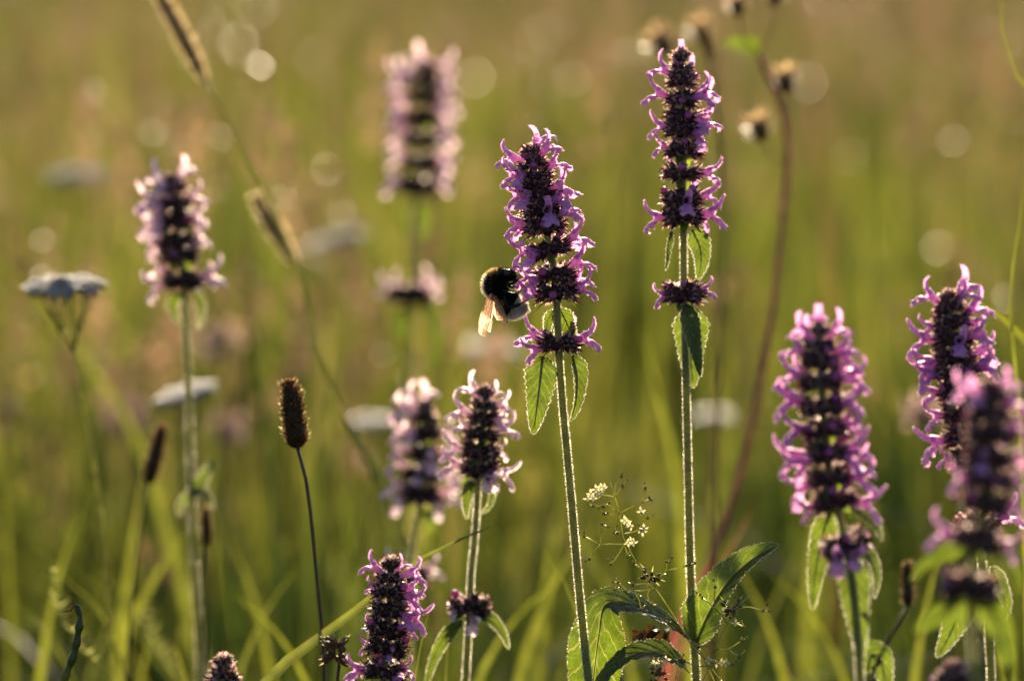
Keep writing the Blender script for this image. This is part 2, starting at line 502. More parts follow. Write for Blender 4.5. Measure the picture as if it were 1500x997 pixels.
def panicles(tier, sets, hmin, hmax, m, spread_k, size0, size1, stalk_w, shiny):
    """flowering grass stalks: thin stalk and a tan head, far too many to count"""
    xs_, ys_ = [], []
    for y0, y1, n in sets:
        x, y = scatter(y0, y1, n)
        keep = patch(x, y, 0.25 + 0.09 * y0, 21) + 0.03 * np.minimum(y, 12) > RNG.uniform(0.0, 0.5, n)
        xs_.append(x[keep]); ys_.append(y[keep])
    x = np.concatenate(xs_); y = np.concatenate(ys_)
    n = len(x)
    H = RNG.uniform(hmin, hmax, n)
    az = RNG.uniform(0, 6.28, n); lean = np.abs(RNG.normal(0, 0.25, n)); rnd = np.clip(RNG.uniform(0, 1, n) + 0.4 * patch(x, y, 0.5, 33), 0, 1)
    blades('grass_stalks', x, y, H, np.full(n, stalk_w) * (1 + y / 14), az, lean, rnd * 0.6, M['panicle'],
           'thin tan flowering grass stalks in the ' + tier + ' meadow', 'grass', K=5)
    # heads: spikelets round the top of each stalk
    t = RNG.uniform(0.70 if spread_k > 0.05 else 0.88, 1.0, (n, m))
    h = H[:, None] * (t - 0.28 * np.clip(lean, 0, 1.2)[:, None] * t ** 3)
    off = H[:, None] * lean[:, None] * 0.62 * t ** 1.6
    spread = (1.0 - t) * spread_k + 0.004
    a2 = RNG.uniform(0, 6.28, (n, m))
    cx = x[:, None] + np.cos(az)[:, None] * off + np.cos(a2) * spread
    cy = y[:, None] + np.sin(az)[:, None] * off + np.sin(a2) * spread
    c = np.stack([cx.ravel(), cy.ravel(), h.ravel()], 1)
    k = len(c)
    size = RNG.uniform(size0, size1, k) * np.repeat(1 + y / 20, m)
    d = RNG.normal(0, 1, (k, 3)); d[:, 2] += 1.2; d /= np.linalg.norm(d, axis=1)[:, None]
    e = np.cross(d, RNG.normal(0, 1, (k, 3))); e /= np.linalg.norm(e, axis=1)[:, None]
    v = np.stack([c - d * size[:, None] * 0.5, c + e * size[:, None] * 0.2, c + d * size[:, None] * 0.5, c - e * size[:, None] * 0.2], 1)
    me = bpy.data.meshes.new('grass_panicles')
    me.vertices.add(k * 4); me.vertices.foreach_set('co', v.ravel())
    me.loops.add(k * 4); me.loops.foreach_set('vertex_index', np.arange(k * 4, dtype=np.int32))
    me.polygons.add(k)
    me.polygons.foreach_set('loop_start', (np.arange(k) * 4).astype(np.int32))
    me.polygons.foreach_set('loop_total', np.full(k, 4, dtype=np.int32))
    at = me.attributes.new('rnd', 'FLOAT', 'POINT')
    at.data.foreach_set('value', np.repeat(np.repeat(rnd, m), 4).astype(np.float32))
    me.update(calc_edges=True); me.materials.append(M['panicle'])
    o = bpy.data.objects.new('grass_panicles', me); COL.objects.link(o)
    tag(o, 'tan grass seed heads in the ' + tier + ' meadow', 'grass', kind='stuff')
    if shiny:  # glossy beads added at some stalk tips to make bokeh glints
        gl = MB()
        hz = H * (1 - 0.28 * np.clip(lean, 0, 1.2)); ho = H * lean * 0.62
        for q in RNG.permutation(n)[:shiny]:
            ball(gl, Vector((x[q] + math.cos(az[q]) * ho[q], y[q] + math.sin(az[q]) * ho[q], hz[q])), 0.0013, 0, 10, 8, None, 1.5)
        tag(gl.build('added_glint_beads', M['glint_bead']), 'glossy beads added for glints on the ' + tier + ' grass stalks', 'grass', kind='stuff')


panicles('far', ((6, 14, 2200), (14, 42, 4600)), 0.34, 0.58, 16, 0.10, 0.006, 0.013, 0.0022, 0)
panicles('middle', ((2.9, 4.2, 480), (4.2, 6.5, 680)), 0.36, 0.66, 46, 0.03, 0.005, 0.011, 0.0022, 14)
tn = 1500
tx_, ty_ = scatter(2.7, 6.0, tn)
blades('tall_grass', tx_, ty_, RNG.uniform(0.34, 0.60, tn) * (1 + 0.25 * patch(tx_, ty_, 0.5, 14)), RNG.uniform(0.003, 0.009, tn), RNG.uniform(0, 6.28, tn),
       np.minimum(np.abs(RNG.normal(0, 0.35, tn)), 0.8), np.clip(0.45 + 0.5 * patch(tx_, ty_, 0.6, 17) + RNG.normal(0, 0.2, tn), 0, 1), M['grass'],
       'tall loose green grass rising above the middle meadow', 'grass')


# ------------------------------------------------------------------ betony flower meshes (local: +X outward, +Z up, metres)
def flower_meshes(seed, pet, s=1.0):
    r = random.Random(seed)
    mm = 0.001 * s
    tb = MB()
    cx = [0, 1.6, 3.2, 4.8, 6.2, 7.2]
    cz = [0, 0.05, 0.2, 0.45, 0.7, 0.8]
    rr = [0.85, 0.95, 1.15, 1.4, 1.7, 1.85]
    sides = 10
    vv = []
    for x, z, q in zip(cx, cz, rr):
        for k in range(sides):
            an = 2 * math.pi * k / sides
            vv.append((x * mm, q * math.cos(an) * mm * 0.92, (z + q * math.sin(an)) * mm))
    ff = [(i * sides + k, i * sides + (k + 1) % sides, (i + 1) * sides + (k + 1) % sides, (i + 1) * sides + k) for i in range(5) for k in range(sides)]
    tb.add(vv, ff, 0)
    for sy in (-0.45, 0.45):                      # stamens under the upper lip
        pts = [Vector((5.5, sy, 1.3)) * mm, Vector((7.4, sy, 1.75)) * mm, Vector((8.6, sy * 1.3, 2.1)) * mm]
        tube(tb, pts, 0.10 * mm, 4, 0)
        ball(tb, pts[-1], 0.34 * mm, 1, 6, 4)
    # upper lip
    up = MB()
    lift = r.uniform(-0.4, 0.9); back = r.uniform(-0.7, 0.7)
    path = [(5.6, 2.0), (7.2, 2.5), (8.5, 3.3 + lift * 0.3), (9.3 + back * 0.2, 4.3 + lift * 0.6), (9.6 + back, 5.3 + lift * 0.8), (10.1 + back * 1.5, 5.9 + lift * 0.8)]
    wd = [1.3, 1.5, 1.45, 1.3, 1.25, 0.7]
    dense = catmull([Vector((a, 0, b)) for a, b in path], 10)
    dw = np.interp(np.linspace(0, 5, 10), range(6), wd)
    vv, c = [], 5
    for i, p in enumerate(dense):
        t = (dense[min(i + 1, 9)] - dense[max(i - 1, 0)]).normalized()
        nrm = Vector((-t.z, 0, t.x))
        for k in range(c):
            a = -1 + 2 * k / (c - 1)
            q = p + Vector((0, a * dw[i], 0)) - nrm * (0.85 * a * a * dw[i])
            vv.append((q.x * mm, q.y * mm, q.z * mm))
    ff = [(i * c + k, i * c + k + 1, (i + 1) * c + k + 1, (i + 1) * c + k) for i in range(9) for k in range(c - 1)]
    up.add(vv, ff, 0)
    # lower lip: two side lobes and a wider, notched middle lobe
    lo = MB()
    dr = r.uniform(-0.7, 0.8)
    path = [(6.0, -0.5), (7.3, -0.6), (8.6, -1.2), (9.6, -2.3 - dr * 0.3), (10.3 + r.uniform(-0.4, 0.4), -3.6 - dr * 0.7), (10.5 + r.uniform(-0.5, 0.8), -4.9 - dr)]
    dense = catmull([Vector((a, 0, b)) for a, b in path], 13)
    hw = np.interp(np.linspace(0, 1, 13), [0, 0.15, 0.3, 0.42, 0.52, 0.62, 0.75, 0.9, 1.0], [1.4, 1.8, 3.0, 3.1, 1.9, 1.8, 2.9, 3.0, 2.0])
    c = 9
    vv = []
    ph = r.uniform(0, 6)
    for i, p in enumerate(dense):
        t = (dense[min(i + 1, 12)] - dense[max(i - 1, 0)]).normalized()
        nrm = Vector((-t.z, 0, t.x))
        for k in range(c):
            a = -1 + 2 * k / (c - 1)
            bend = -0.55 * abs(a) ** 2 * hw[i] + 0.4 * math.sin(a * 5 + i * 0.8 + ph) * abs(a)
            q = p + Vector((0, a * hw[i], 0)) + nrm * bend
            if i == 12:
                q -= t * 0.6 * (1 - abs(a)) ** 1.0
            vv.append((q.x * mm, q.y * mm, q.z * mm))
    ff = [(i * c + k, (i + 1) * c + k, (i + 1) * c + k + 1, i * c + k + 1) for i in range(12) for k in range(c - 1)]
    lo.add(vv, ff, 0)
    # downy hairs outside the tube and along the lips' rims
    for _ in range(130):
        i = r.randrange(1, 5); an = r.uniform(0, 6.283)
        o_ = Vector((0.25, math.cos(an), math.sin(an)))
        x = cx[i] + r.random() * 1.3
        q = float(np.interp(x, cx, rr)); z = float(np.interp(x, cx, cz))
        spike(tb, Vector((x, q * math.cos(an) * 0.9, z + q * math.sin(an))) * mm, o_, r.uniform(0.3, 0.7) * mm, 0.00004, 2)
    for part, rows, cc_ in ((up, 10, 5), (lo, 13, 9)):
        pv = [Vector(v) for v in part.v]
        for i in range(rows):
            for k in range(cc_):
                edge_ = k in (0, cc_ - 1) or i == rows - 1
                for _ in range(3 if edge_ else 1):
                    ctr_ = pv[i * cc_ + cc_ // 2]
                    o_ = (pv[i * cc_ + k] - ctr_).normalized() if k != cc_ // 2 else Vector((0.3, 0, 1))
                    spike(part, pv[i * cc_ + k], o_ + Vector((r.uniform(-.6, .6), r.uniform(-.6, .6), r.uniform(-.6, .6))), r.uniform(0.25, 0.6) * mm, 0.00004, 2)
    al = MB()
    for q in (tb, up, lo):
        b = len(al.v)
        al.v += q.v; al.uv += q.uv; al.m += q.m
        al.f += [tuple(i + b for i in f_) for f_ in q.f]
    mats = [pet, M['anther'], M['petal_fuzz']]
    return (tb.mesh('flower', mats), up.mesh('upper_lip', mats), lo.mesh('lower_lip', mats), al.mesh('flower', mats))


FLW = {k: [flower_meshes(s_ + 40, M[k]) for s_ in range(7)] for k in ('petal', 'petal_backlit', 'petal_dull')}


def bud_mesh():
    mb = MB()
    ball(mb, Vector((0.0035, 0, 0)), 0.0010, 0, 8, 6, Vector((1, 0, 0)), 2.4)
    ball(mb, Vector((0.0057, 0, 0)), 0.0013, 0, 8, 6, Vector((1, 0, 0)), 1.15)
    return mb.mesh('flower_bud', M['bud'])


BUD = bud_mesh()


def inst(name, mesh, parent, mat):
    o = bpy.data.objects.new(name, mesh)
    COL.objects.link(o)
    o.parent = parent
    o.matrix_local = mat
    return o


def orient(p, xdir, roll=0.0, s=1.0, flat=1.0):
    x = xdir.normalized()
    z = Vector((0, 0, 1)) - x * x.z
    if z.length < 0.05: z = Vector((0, -1, 0))
    z.normalize()
    y = z.cross(x)
    m = Matrix(((x.x, y.x, z.x), (x.y, y.y, z.y), (x.z, y.z, z.z))).to_4x4()
    m = Matrix.Translation(p) @ m @ Matrix.Rotation(roll, 4, 'X') @ Matrix.Scale(s, 4)
    return m


def az_dir(az, el, axis=Vector((0, 0, 1))):
    a, e = R(az), R(el)
    h = Vector((math.cos(a), math.sin(a), 0))
    axis = axis.normalized()
    h = (h - axis * h.dot(axis)).normalized()
    return (h * math.cos(e) + axis * math.sin(e)).normalized()


def whorl_mesh(c, ax, r_mm, n, rnd, hair=True, lo=-17, hi=27, fine=True):
    """a ring of bristly calyces: each a little ribbed bell with five needle teeth"""
    mb = MB()
    k = r_mm / 7.0 * 1.08
    n = n + 4
    sides = 6 if fine else 5
    for i in range(n):
        row = i % 2
        az = 360 * i / n + rnd.uniform(-9, 9)
        el = (rnd.uniform(lo, lo + 0.45 * (hi - lo)) if row == 0 else rnd.uniform(lo + 0.45 * (hi - lo), hi))
        d = az_dir(az, el, ax)
        b = c + d * 0.0010 * k + ax * rnd.uniform(-0.0006, 0.0006)
        ln = rnd.uniform(3.9, 4.7) * 0.001 * k
        t, a, e = frame_of(d)
        pr = [(0, 0.5), (0.25, 1.0), (0.65, 1.4), (1.0, 1.5)]
        vv = []
        for f_, q in pr:
            for s_ in range(sides):
                an = 2 * math.pi * s_ / sides
                vv.append(b + d * (ln * f_) + (a * math.cos(an) + e * math.sin(an)) * (q * 0.001 * k))
        ff = [(u * sides + s_, u * sides + (s_ + 1) % sides, (u + 1) * sides + (s_ + 1) % sides, (u + 1) * sides + s_) for u in range(3) for s_ in range(sides)]
        ff.append(tuple(3 * sides + s_ for s_ in range(sides)))
        mb.add(vv, ff, 0)
        for s_ in range(5):
            an = 2 * math.pi * (s_ + 0.3) / 5
            o_ = a * math.cos(an) + e * math.sin(an)
            spike(mb, b + d * ln * 0.97 + o_ * 0.0011 * k, d + o_ * 0.42, rnd.uniform(2.0, 2.7) * 0.001 * k, 0.00036 * k, 0)
        if hair:
            for s_ in range(64 if fine else 44):
                an = rnd.uniform(0, 6.283); f_ = rnd.uniform(0.25, 1.25)
                o_ = a * math.cos(an) + e * math.sin(an)
                q = np.interp(min(f_, 1), [0, 0.25, 0.65, 1], [0.45, 0.95, 1.3, 1.45])
                spike(mb, b + d * ln * f_ + o_ * q * 0.00098 * k, o_ + d * 0.55, rnd.uniform(0.6, 1.5) * 0.001, 0.0001 if fine else 0.00013, 1)
    ball(mb, c, 0.0019 * k, 0, 8, 6)
    return mb


# ------------------------------------------------------------------ leaves
def leaf(parent, name, mid, hw, face=0.0, fold=12.0, mat=None, d=FOCUS, teeth=9, hairs=True, quilt=1.6, curl=0.0, prof_=None, label=None):
    """mid: [(px, py, mm nearer)], hw: half width in pixels, face: turn about the midrib (deg, a number or a list)"""
    n = 46 if teeth else 16
    pts = catmull([P(x, y, d, z) for x, y, z in mid], n)
    ts = tangents(pts)
    W = hw * mm_px(d)
    c = 11 if teeth else 5
    mb, hb = MB(), MB()
    fl = face if isinstance(face, (list, tuple)) else [face, face]
    vv, uvs = [], []
    edge = {0: [], 1: []}
    for i, (p, t) in enumerate(zip(pts, ts)):
        v = i / (n - 1)
        _, nn, ss = frame_of(t)
        fa = R(float(np.interp(v, np.linspace(0, 1, len(fl)), fl)))
        s = ss * math.cos(fa) + nn * math.sin(fa)
        nr = nn * math.cos(fa) - ss * math.sin(fa)
        prof = (min(1.0, (v + 0.02) / 0.22) ** 0.65) * (max(0.0, 1.0 - v) ** 0.55) * (1 - 0.12 * v) * 1.12
        if prof_:
            prof = float(np.interp(v, np.linspace(0, 1, len(prof_)), prof_))
        for k in range(c):
            u = -1 + 2 * k / (c - 1)
            q = 1.0
            if teeth and abs(u) > 0.99:
                tt = (v * teeth * 1.3) % 1.0
                q = 1.0 + 0.26 * (math.sin(math.pi * tt) ** 0.6 - 0.55)
            x = u * W * prof * q
            hgt = math.tan(R(fold)) * abs(u) * W * prof
            hgt -= curl * (abs(u) ** 3) * W * prof
            if teeth:
                cell = (v * 8.0 - 1.9 * abs(u) ** 0.8)
                hgt += quilt * 0.00042 * math.sin(math.pi * (cell % 1.0)) * (1 - 0.3 * abs(u)) * min(1, prof * 2)
            vv.append(p + s * x + nr * hgt)
            uvs.append(((u + 1) / 2, v))
        edge[0].append((vv[-c], -s, nr)); edge[1].append((vv[-1], s, nr))
    ff = [(i * c + k, i * c + k + 1, (i + 1) * c + k + 1, (i + 1) * c + k) for i in range(n - 1) for k in range(c - 1)]
    mb.add(vv, ff, 0, uvs)
    # midrib stands out below
    tube(mb, [p - frame_of(t)[1] * 0.0001 for p, t in zip(pts[:-3], ts[:-3])], lambda u: (0.00026 * (1 - u) + 0.00010) * min(1.4, hw / 16), 5, 1)
    o = mb.build(name, [mat or M['leaf'], M['bedstraw_stem']], parent, uv=True)
    if hairs:
        rn = random.Random(int(mid[0][0] * 7 + mid[0][1]))
        for sd_ in (0, 1):
            e = edge[sd_]
            for i in range(len(e) - 1):
                for _ in range(6):
                    f_ = rn.random()
                    p = e[i][0].lerp(e[i + 1][0], f_)
                    dr = e[i][1] + e[i][2] * rn.uniform(-0.6, 0.6) + (e[i + 1][0] - e[i][0]).normalized() * rn.uniform(-0.2, 0.5)
                    spike(hb, p, dr, rn.uniform(0.15, 0.7) * 0.001, 0.000045)
        for _ in range(160):
            i = rn.randrange(len(pts) - 2); k = rn.randrange(c)
            p = Vector(vv[i * c + k])
            nr = edge[0][i][2] * rn.choice((-1, 1))
            spike(hb, p, nr + Vector((rn.uniform(-.4, .4), rn.uniform(-.4, .4), rn.uniform(-.4, .4))), rn.uniform(0.3, 0.7) * 0.001, 0.00004)
        hb.build('leaf_hairs', M['hair'], o, kind='stuff')
    if label: o['label'] = label
    return o


def stem_path(px, d, n=60, ground=True):
    """pixels from the top down, then on to the soil; d may be a list"""
    ds = d if isinstance(d, (list, tuple)) else [d] * len(px)
    pts = [P(x, y, q) for (x, y), q in zip(px, ds)]
    if ground:
        a, b = pts[-2], pts[-1]
        t = (b - a).normalized()
        z = b.z
        mid = b + Vector((t.x * 0.10, 0.0, -z * 0.5))
        pts += [mid, Vector((mid.x + t.x * 0.04, b.y - 0.01, -0.01))]
    return pts


def stem_hairs(pts, rad, n, seed, zmin, length=0.9, parent=None):
    rn = random.Random(seed)
    hb = MB()
    ts = tangents(pts)
    vis = [i for i, p in enumerate(pts) if p.z > zmin]
    for _ in range(n):
        i = rn.choice(vis)
        j = min(i + 1, len(pts) - 1)
        f_ = rn.random()
        p = pts[i].lerp(pts[j], f_)
        _, a, b = frame_of(ts[i])
        an = rn.uniform(0, 6.283)
        o_ = a * math.cos(an) + b * math.sin(an)
        r = rad(i / (len(pts) - 1))
        spike(hb, p + o_ * r * 0.95, o_ - ts[i] * rn.uniform(-0.3, 0.5), rn.uniform(0.35, 0.9) * length * 0.001, 0.00008)
    return hb.build('stem_hairs', M['hair'], parent, kind='stuff')


# ------------------------------------------------------------------ betony
BET_GROUP = 'betony plants in the meadow'


def betony(label, px, d, whorls, pet='petal', split=True, seed=0, r0=1.0, r1=1.55, hair=1400, calyx='calyx', bracts=True, fine=True, tip=True, buds=3, k=1.0):
    """px: stem pixels from spike tip downwards. whorls: (py, radius mm, number or [(az, el, scale)], calyces)"""
    rn = random.Random(seed)
    pts = stem_path(px, d)
    root = thing('betony_plant', (pts[-1].x, pts[-1].y, 0), label, 'flower', BET_GROUP)
    dense = catmull(pts, 90)
    top = dense[0]
    rad = lambda u: (r0 + (r1 - r0) * min(1, u * 1.8)) * 0.001
    mb = MB()
    tube(mb, dense, rad, 10, 0, square=0.06)
    st = mb.build('stem', M['stem'], root)
    if hair:
        zb = P(750, 1040, d).z
        stem_hairs(dense, rad, int(hair * 3.6), seed, zb, parent=st)
    ysc = [p[1] for p in px]; xsc = [p[0] for p in px]
    off = root.location
    rows = len(whorls)
    for wi, w in enumerate(whorls):
        py, rmm, fl = w[:3]
        nc = w[3] if len(w) > 3 else 13
        rmm = rmm * k
        # the point of the stem that projects to this row
        best = min(dense, key=lambda q: abs(498.5 - (q - CAM).dot(UPV) / (q - CAM).dot(FWD) * 750 / TH - py))
        i = dense.index(best)
        j = i + 1 if i + 1 < len(dense) else i
        ax = (dense[max(i - 1, 0)] - dense[j]).normalized()
        c = best
        for q in (dense[max(i - 1, 0)], dense[j]):       # refine along the stem
            pa = 498.5 - (best - CAM).dot(UPV) / (best - CAM).dot(FWD) * 750 / TH
            pb = 498.5 - (q - CAM).dot(UPV) / (q - CAM).dot(FWD) * 750 / TH
            if abs(pb - pa) > 1e-6 and min(pa, pb) <= py <= max(pa, pb):
                c = best.lerp(q, (py - pa) / (pb - pa))
        wm = whorl_mesh(c, ax, rmm, nc, rn, True, fine=fine)
        wo = wm.build('calyx_whorl', [M[calyx], M['calyx_hair']], root)
        if isinstance(fl, int) and fl < 0:          # flowers standing out to both sides, the dark core bare
            lst = [(180 * (q % 2) + rn.uniform(-32, 32) + (8 if q % 2 == 0 else -8), rn.uniform(-4, 30), rn.uniform(0.9, 1.08)) for q in range(-fl)]
        elif isinstance(fl, int):
            a0 = rn.uniform(0, 360)
            lst = [(a0 + 360 * q / max(fl, 1) + rn.uniform(-22, 22), rn.uniform(2, 30), rn.uniform(0.88, 1.08)) for q in range(fl)]
        else:
            lst = fl
        for az, el, sc in lst:
            if seed not in (3, 8, 31):                            # no two rings alike
                az += rn.uniform(-14, 14); el += rn.uniform(-11, 11); sc *= rn.uniform(0.86, 1.1)
            dd = az_dir(az, el, ax)
            var = rn.randrange(7)
            mt = orient(c + dd * (0.0024 * rmm / 7) - off, dd, rn.uniform(-0.3, 0.3), sc * k * rn.uniform(0.93, 1.06))
            tm, um, lm, al = FLW[pet][var]
            if split:
                fo = inst('flower', tm, root, mt)
                inst('upper_lip', um, fo, Matrix.Identity(4))
                inst('lower_lip', lm, fo, Matrix.Identity(4))
            else:
                inst('flower', al, root, mt)
        for _ in range(buds):
            dd = az_dir(rn.uniform(0, 360), rn.uniform(-5, 40), ax)
            inst('flower_bud', BUD, root, orient(c + dd * 0.0012 - off, dd, 0, rmm / 7 * rn.uniform(0.8, 1.05)))
        if bracts:
            a0 = rn.choice((0, 90)) + rn.uniform(-25, 25) + 250
            for half in (0, 180):
                dd = az_dir(a0 + half, -18, ax)
                b = c - ax * 0.0016 * rmm / 7
                bm = MB()
                ln, wd = rmm * rn.uniform(0.85, 1.15) * 0.001, rmm * 0.22 * 0.001
                ppts = [b, b + dd * ln * 0.5 + ax * 0.0003, b + dd * ln * 0.85 - ax * 0.0008, b + dd * ln - ax * ln * 0.22]
                dn = catmull(ppts, 8)
                sdv = dd.cross(ax).normalized()
                vv = []
                for q, p in enumerate(dn):
                    ww = wd * math.sin(math.pi * min(0.98, 0.12 + 0.86 * q / 7)) ** 0.8
                    vv += [p - sdv * ww + ax * ww * 0.35, p, p + sdv * ww + ax * ww * 0.35]
                bm.add(vv, [(3 * q + s_, 3 * q + s_ + 1, 3 * q + s_ + 4, 3 * q + s_ + 3) for q in range(7) for s_ in (0, 1)])
                bm.build('bract', M['bract'], root)
    if tip:                                     # closed calyx tips crowning the spike
        tm_ = whorl_mesh(top + Vector((0, 0, -0.001)), Vector((0, 0, 1)), 4.6, 9, rn, True, lo=35, hi=85, fine=fine)
        tm_.build('spike_tip', [M[calyx], M['calyx_hair']], root)
    return root


# the flower the bee works on, in focus
A = betony('tall sharp purple betony spike that the bumblebee clings to',
           [(778, 228), (785, 262), (792, 300), (799, 335), (806, 365), (812, 400), (815, 430), (818, 505), (824, 590), (836, 720), (848, 860), (858, 960), (866, 1040)], 1.6,
           [(240, 5.0, [(176, 26, 1.0), (12, 62, 1.0), (335, 30, 1.0)], 9),
            (260, 6.2, [(196, 14, 0.92), (352, 24, 0.95), (228, 8, 0.85)], 12),
            (282, 6.8, [(236, -4, 0.95), (338, 6, 0.92), (205, 2, 0.9), (80, 20, 0.9)], 13),
            (306, 7.0, [(284, -10, 0.95), (320, 14, 0.9), (20, 30, 1.0)], 13),
            (330, 7.2, [(180, 14, 1.02), (160, 4, 0.98), (4, 26, 1.0), (338, 18, 0.95)], 14),
            (364, 7.2, [(182, 4, 1.02), (222, -6, 0.98), (2, 12, 1.06), (30, 6, 0.9)], 14),
            (402, 7.2, [(178, 6, 1.0), (212, -8, 1.0), (8, 18, 1.05)], 13),
            (430, 7.4, [(184, 6, 0.92), (356, 6, 1.05), (20, 28, 0.95)], 14),
            (504, 7.4, [(172, 22, 1.02), (196, -12, 1.02), (2, 8, 1.02), (60, 25, 0.9)], 15)],
           seed=3, hair=3200, buds=2)
leaf(A, 'leaf', [(795, 522, 0), (791, 560, 1.5), (786, 600, 2), (781, 636, 1)], 24, face=6, fold=8)
leaf(A, 'leaf', [(838, 520, -1), (845, 548, -2), (843, 590, -2.5), (835, 617, -2)], 18, face=52, fold=20, label='narrow leaf folded lengthwise beside the stem')
leaf(A, 'leaf', [(819, 450, -1), (830, 472, -3), (838, 492, -4), (842, 506, -4)], 17, face=-25, fold=12)
leaf(A, 'leaf', [(812, 452, -1), (803, 468, -3), (800, 485, -4), (797, 497, -4)], 10, face=30, fold=10)

# the second sharp spike, taller
B = betony('tallest slim purple betony spike with a serrated leaf pair low on its stem',
           [(997, 88), (999, 150), (1001, 220), (1000, 290), (1001, 330), (1002, 430), (1005, 560), (1008, 700), (1012, 850), (1018, 960), (1022, 1040)], 1.645,
           [(102, 4.4, [(80, 60, 0.8)], 8),
            (120, 5.2, [(172, 34, 0.98), (60, 30, 0.8)], 10),
            (148, 6.2, [(180, 18, 1.02), (2, 22, 1.0), (330, 8, 0.95)], 12),
            (172, 6.6, [(318, -8, 0.9), (20, 4, 0.85)], 13),
            (192, 6.6, [(166, 12, 0.85), (4, 20, 0.98), (312, -14, 0.95)], 13),
            (220, 6.8, [(188, 10, 0.8), (100, 20, 0.8)], 13),
            (254, 7.0, [(358, 0, 1.0), (120, 20, 0.7)], 14),
            (292, 7.2, [(278, -8, 0.85), (8, 8, 0.98), (70, 10, 0.9)], 14),
            (318, 7.4, [(182, -2, 1.05), (356, 4, 1.08), (20, -10, 0.85)], 14),
            (430, 7.6, [(190, -6, 0.8), (352, 8, 0.75), (300, 0, 0.4)], 18)],
           seed=8, hair=3200, buds=2)
leaf(B, 'leaf', [(982, 338, 1), (978, 356, 2), (976, 378, 2), (975, 396, 2)], 9, face=60, fold=18, d=1.645)
leaf(B, 'leaf', [(1014, 336, -1), (1025, 360, -2), (1027, 386, -2), (1022, 410, -2)], 17, face=12, fold=10, d=1.645)
leaf(B, 'leaf', [(1006, 446, 3), (1012, 480, 5), (1020, 520, 6), (1026, 552, 5)], 15, face=18, fold=8, d=1.645)
leaf(B, 'leaf', [(1012, 450, -2), (1012, 490, -4), (1012, 530, -5), (1016, 568, -5)], 26, face=0, fold=8, d=1.645)
leaf(B, 'leaf', [(1010, 935, 2), (975, 908, 5), (935, 888, 8), (903, 880, 10), (886, 886, 12), (878, 925, 12), (864, 1040, 8)], 36, face=[-68, -68, -64, -40, -8, 0, 0], fold=6, d=1.635, teeth=17, prof_=[0.12, 0.45, 0.62, 0.68, 0.72, 0.95, 1.1, 1.05, 0.9, 0.3], label='broad serrated leaf bent over and hanging down')
leaf(B, 'leaf', [(1004, 975, 4), (965, 957, 10), (925, 960, 14), (893, 985, 15), (862, 1030, 12)], 26, face=[-64, -60, -56, -40], fold=14, d=1.63, teeth=13)
leaf(B, 'leaf', [(1020, 940, 0), (1036, 902, 2), (1066, 852, 4), (1102, 818, 4), (1140, 797, 2)], 34, face=[24, 34, 38, 40], fold=30, d=1.64, teeth=15, label='serrated leaf reaching up with its edge to the light')

# left, slightly blurred
C = betony('pale lilac betony spike on a bare stem above a small leafy node',
           [(252, 268), (256, 320), (262, 370), (268, 410), (274, 520), (278, 640), (281, 720), (286, 850), (293, 960), (296, 1040)], 1.89,
           [(276, 5.5, [(150, 45, 0.9), (20, 40, 0.9), (230, 10, 0.9)], 10),
            (298, 6.6, [(190, 10, 0.95), (210, 0, 0.95), (8, 20, 0.95), (240, -5, 0.9), (100, 20, 0.9)], 12),
            (324, 7.0, [(200, 0, 0.95), (350, 10, 0.92), (20, 16, 0.9), (228, -10, 0.95)], 13),
            (352, 7.2, [(185, 4, 0.85), (6, 4, 0.85), (170, 20, 0.8)], 13),
            (376, 7.2, [(170, 14, 0.9), (14, 24, 0.95)], 13),
            (412, 7.6, [(182, 2, 1.1), (170, 24, 0.9), (0, 16, 1.1), (350, -2, 0.95)], 15)],
           pet='petal_backlit', split=False, seed=14, k=1.12, hair=1500, calyx='calyx_dark', fine=False, r0=1.2, r1=1.9, buds=1)
leaf(C, 'leaf', [(262, 428, 0), (252, 446, 0), (257, 464, 0), (268, 476, 0)], 9, face=20, fold=10, d=1.89, hairs=True)
leaf(C, 'leaf', [(282, 430, -2), (292, 444, -3), (293, 464, -3), (289, 482, -3)], 9, face=30, fold=10, d=1.89)
leaf(C, 'leaf', [(281, 724, 2), (295, 708, 4), (305, 690, 5), (312, 676, 5)], 14, face=35, fold=14, d=1.89)
leaf(C, 'leaf', [(281, 726, 2), (296, 722, 6), (306, 732, 8), (312, 745, 8)], 11, face=50, fold=10, d=1.89)
leaf(C, 'leaf', [(279, 724, 0), (268, 730, 0), (262, 742, 0), (262, 756, 0)], 8, face=40, fold=14, d=1.89)

# far tall one
D = betony('tall soft pink betony spike with a separate ring of flowers below it',
           [(622, 96), (620, 150), (616, 220), (610, 290), (604, 360), (602, 430), (598, 560), (594, 700), (592, 850), (590, 1040)], 2.25,
           [(100, 5.0, 3, 9), (120, 6.0, -4, 11), (142, 6.6, -4, 12), (174, 7, -4, 12), (206, 7, -5, 12), (240, 7.2, -5, 12), (274, 7.4, -5, 13),
            (434, 8.2, [(180, 8, 1.05), (170, 35, 0.9), (5, 10, 1.0), (10, 36, 0.9), (90, 40, 0.9)], 18)],
           pet='petal_backlit', split=False, seed=21, k=1.24, hair=900, calyx='calyx_dark', fine=False, r0=1.3, r1=1.9, buds=0)
leaf(D, 'leaf', [(606, 300, 0), (618, 314, 0), (622, 335, 0), (617, 356, 0)], 12, face=20, fold=8, d=2.25, hairs=False)
leaf(D, 'leaf', [(600, 300, 0), (592, 312, 0), (590, 332, 0), (592, 348, 0)], 8, face=40, fold=8, d=2.25, hairs=False)
leaf(D, 'leaf', [(597, 448, 0), (588, 468, 0), (590, 492, 0), (596, 510, 0)], 12, face=30, fold=8, d=2.25, hairs=False)
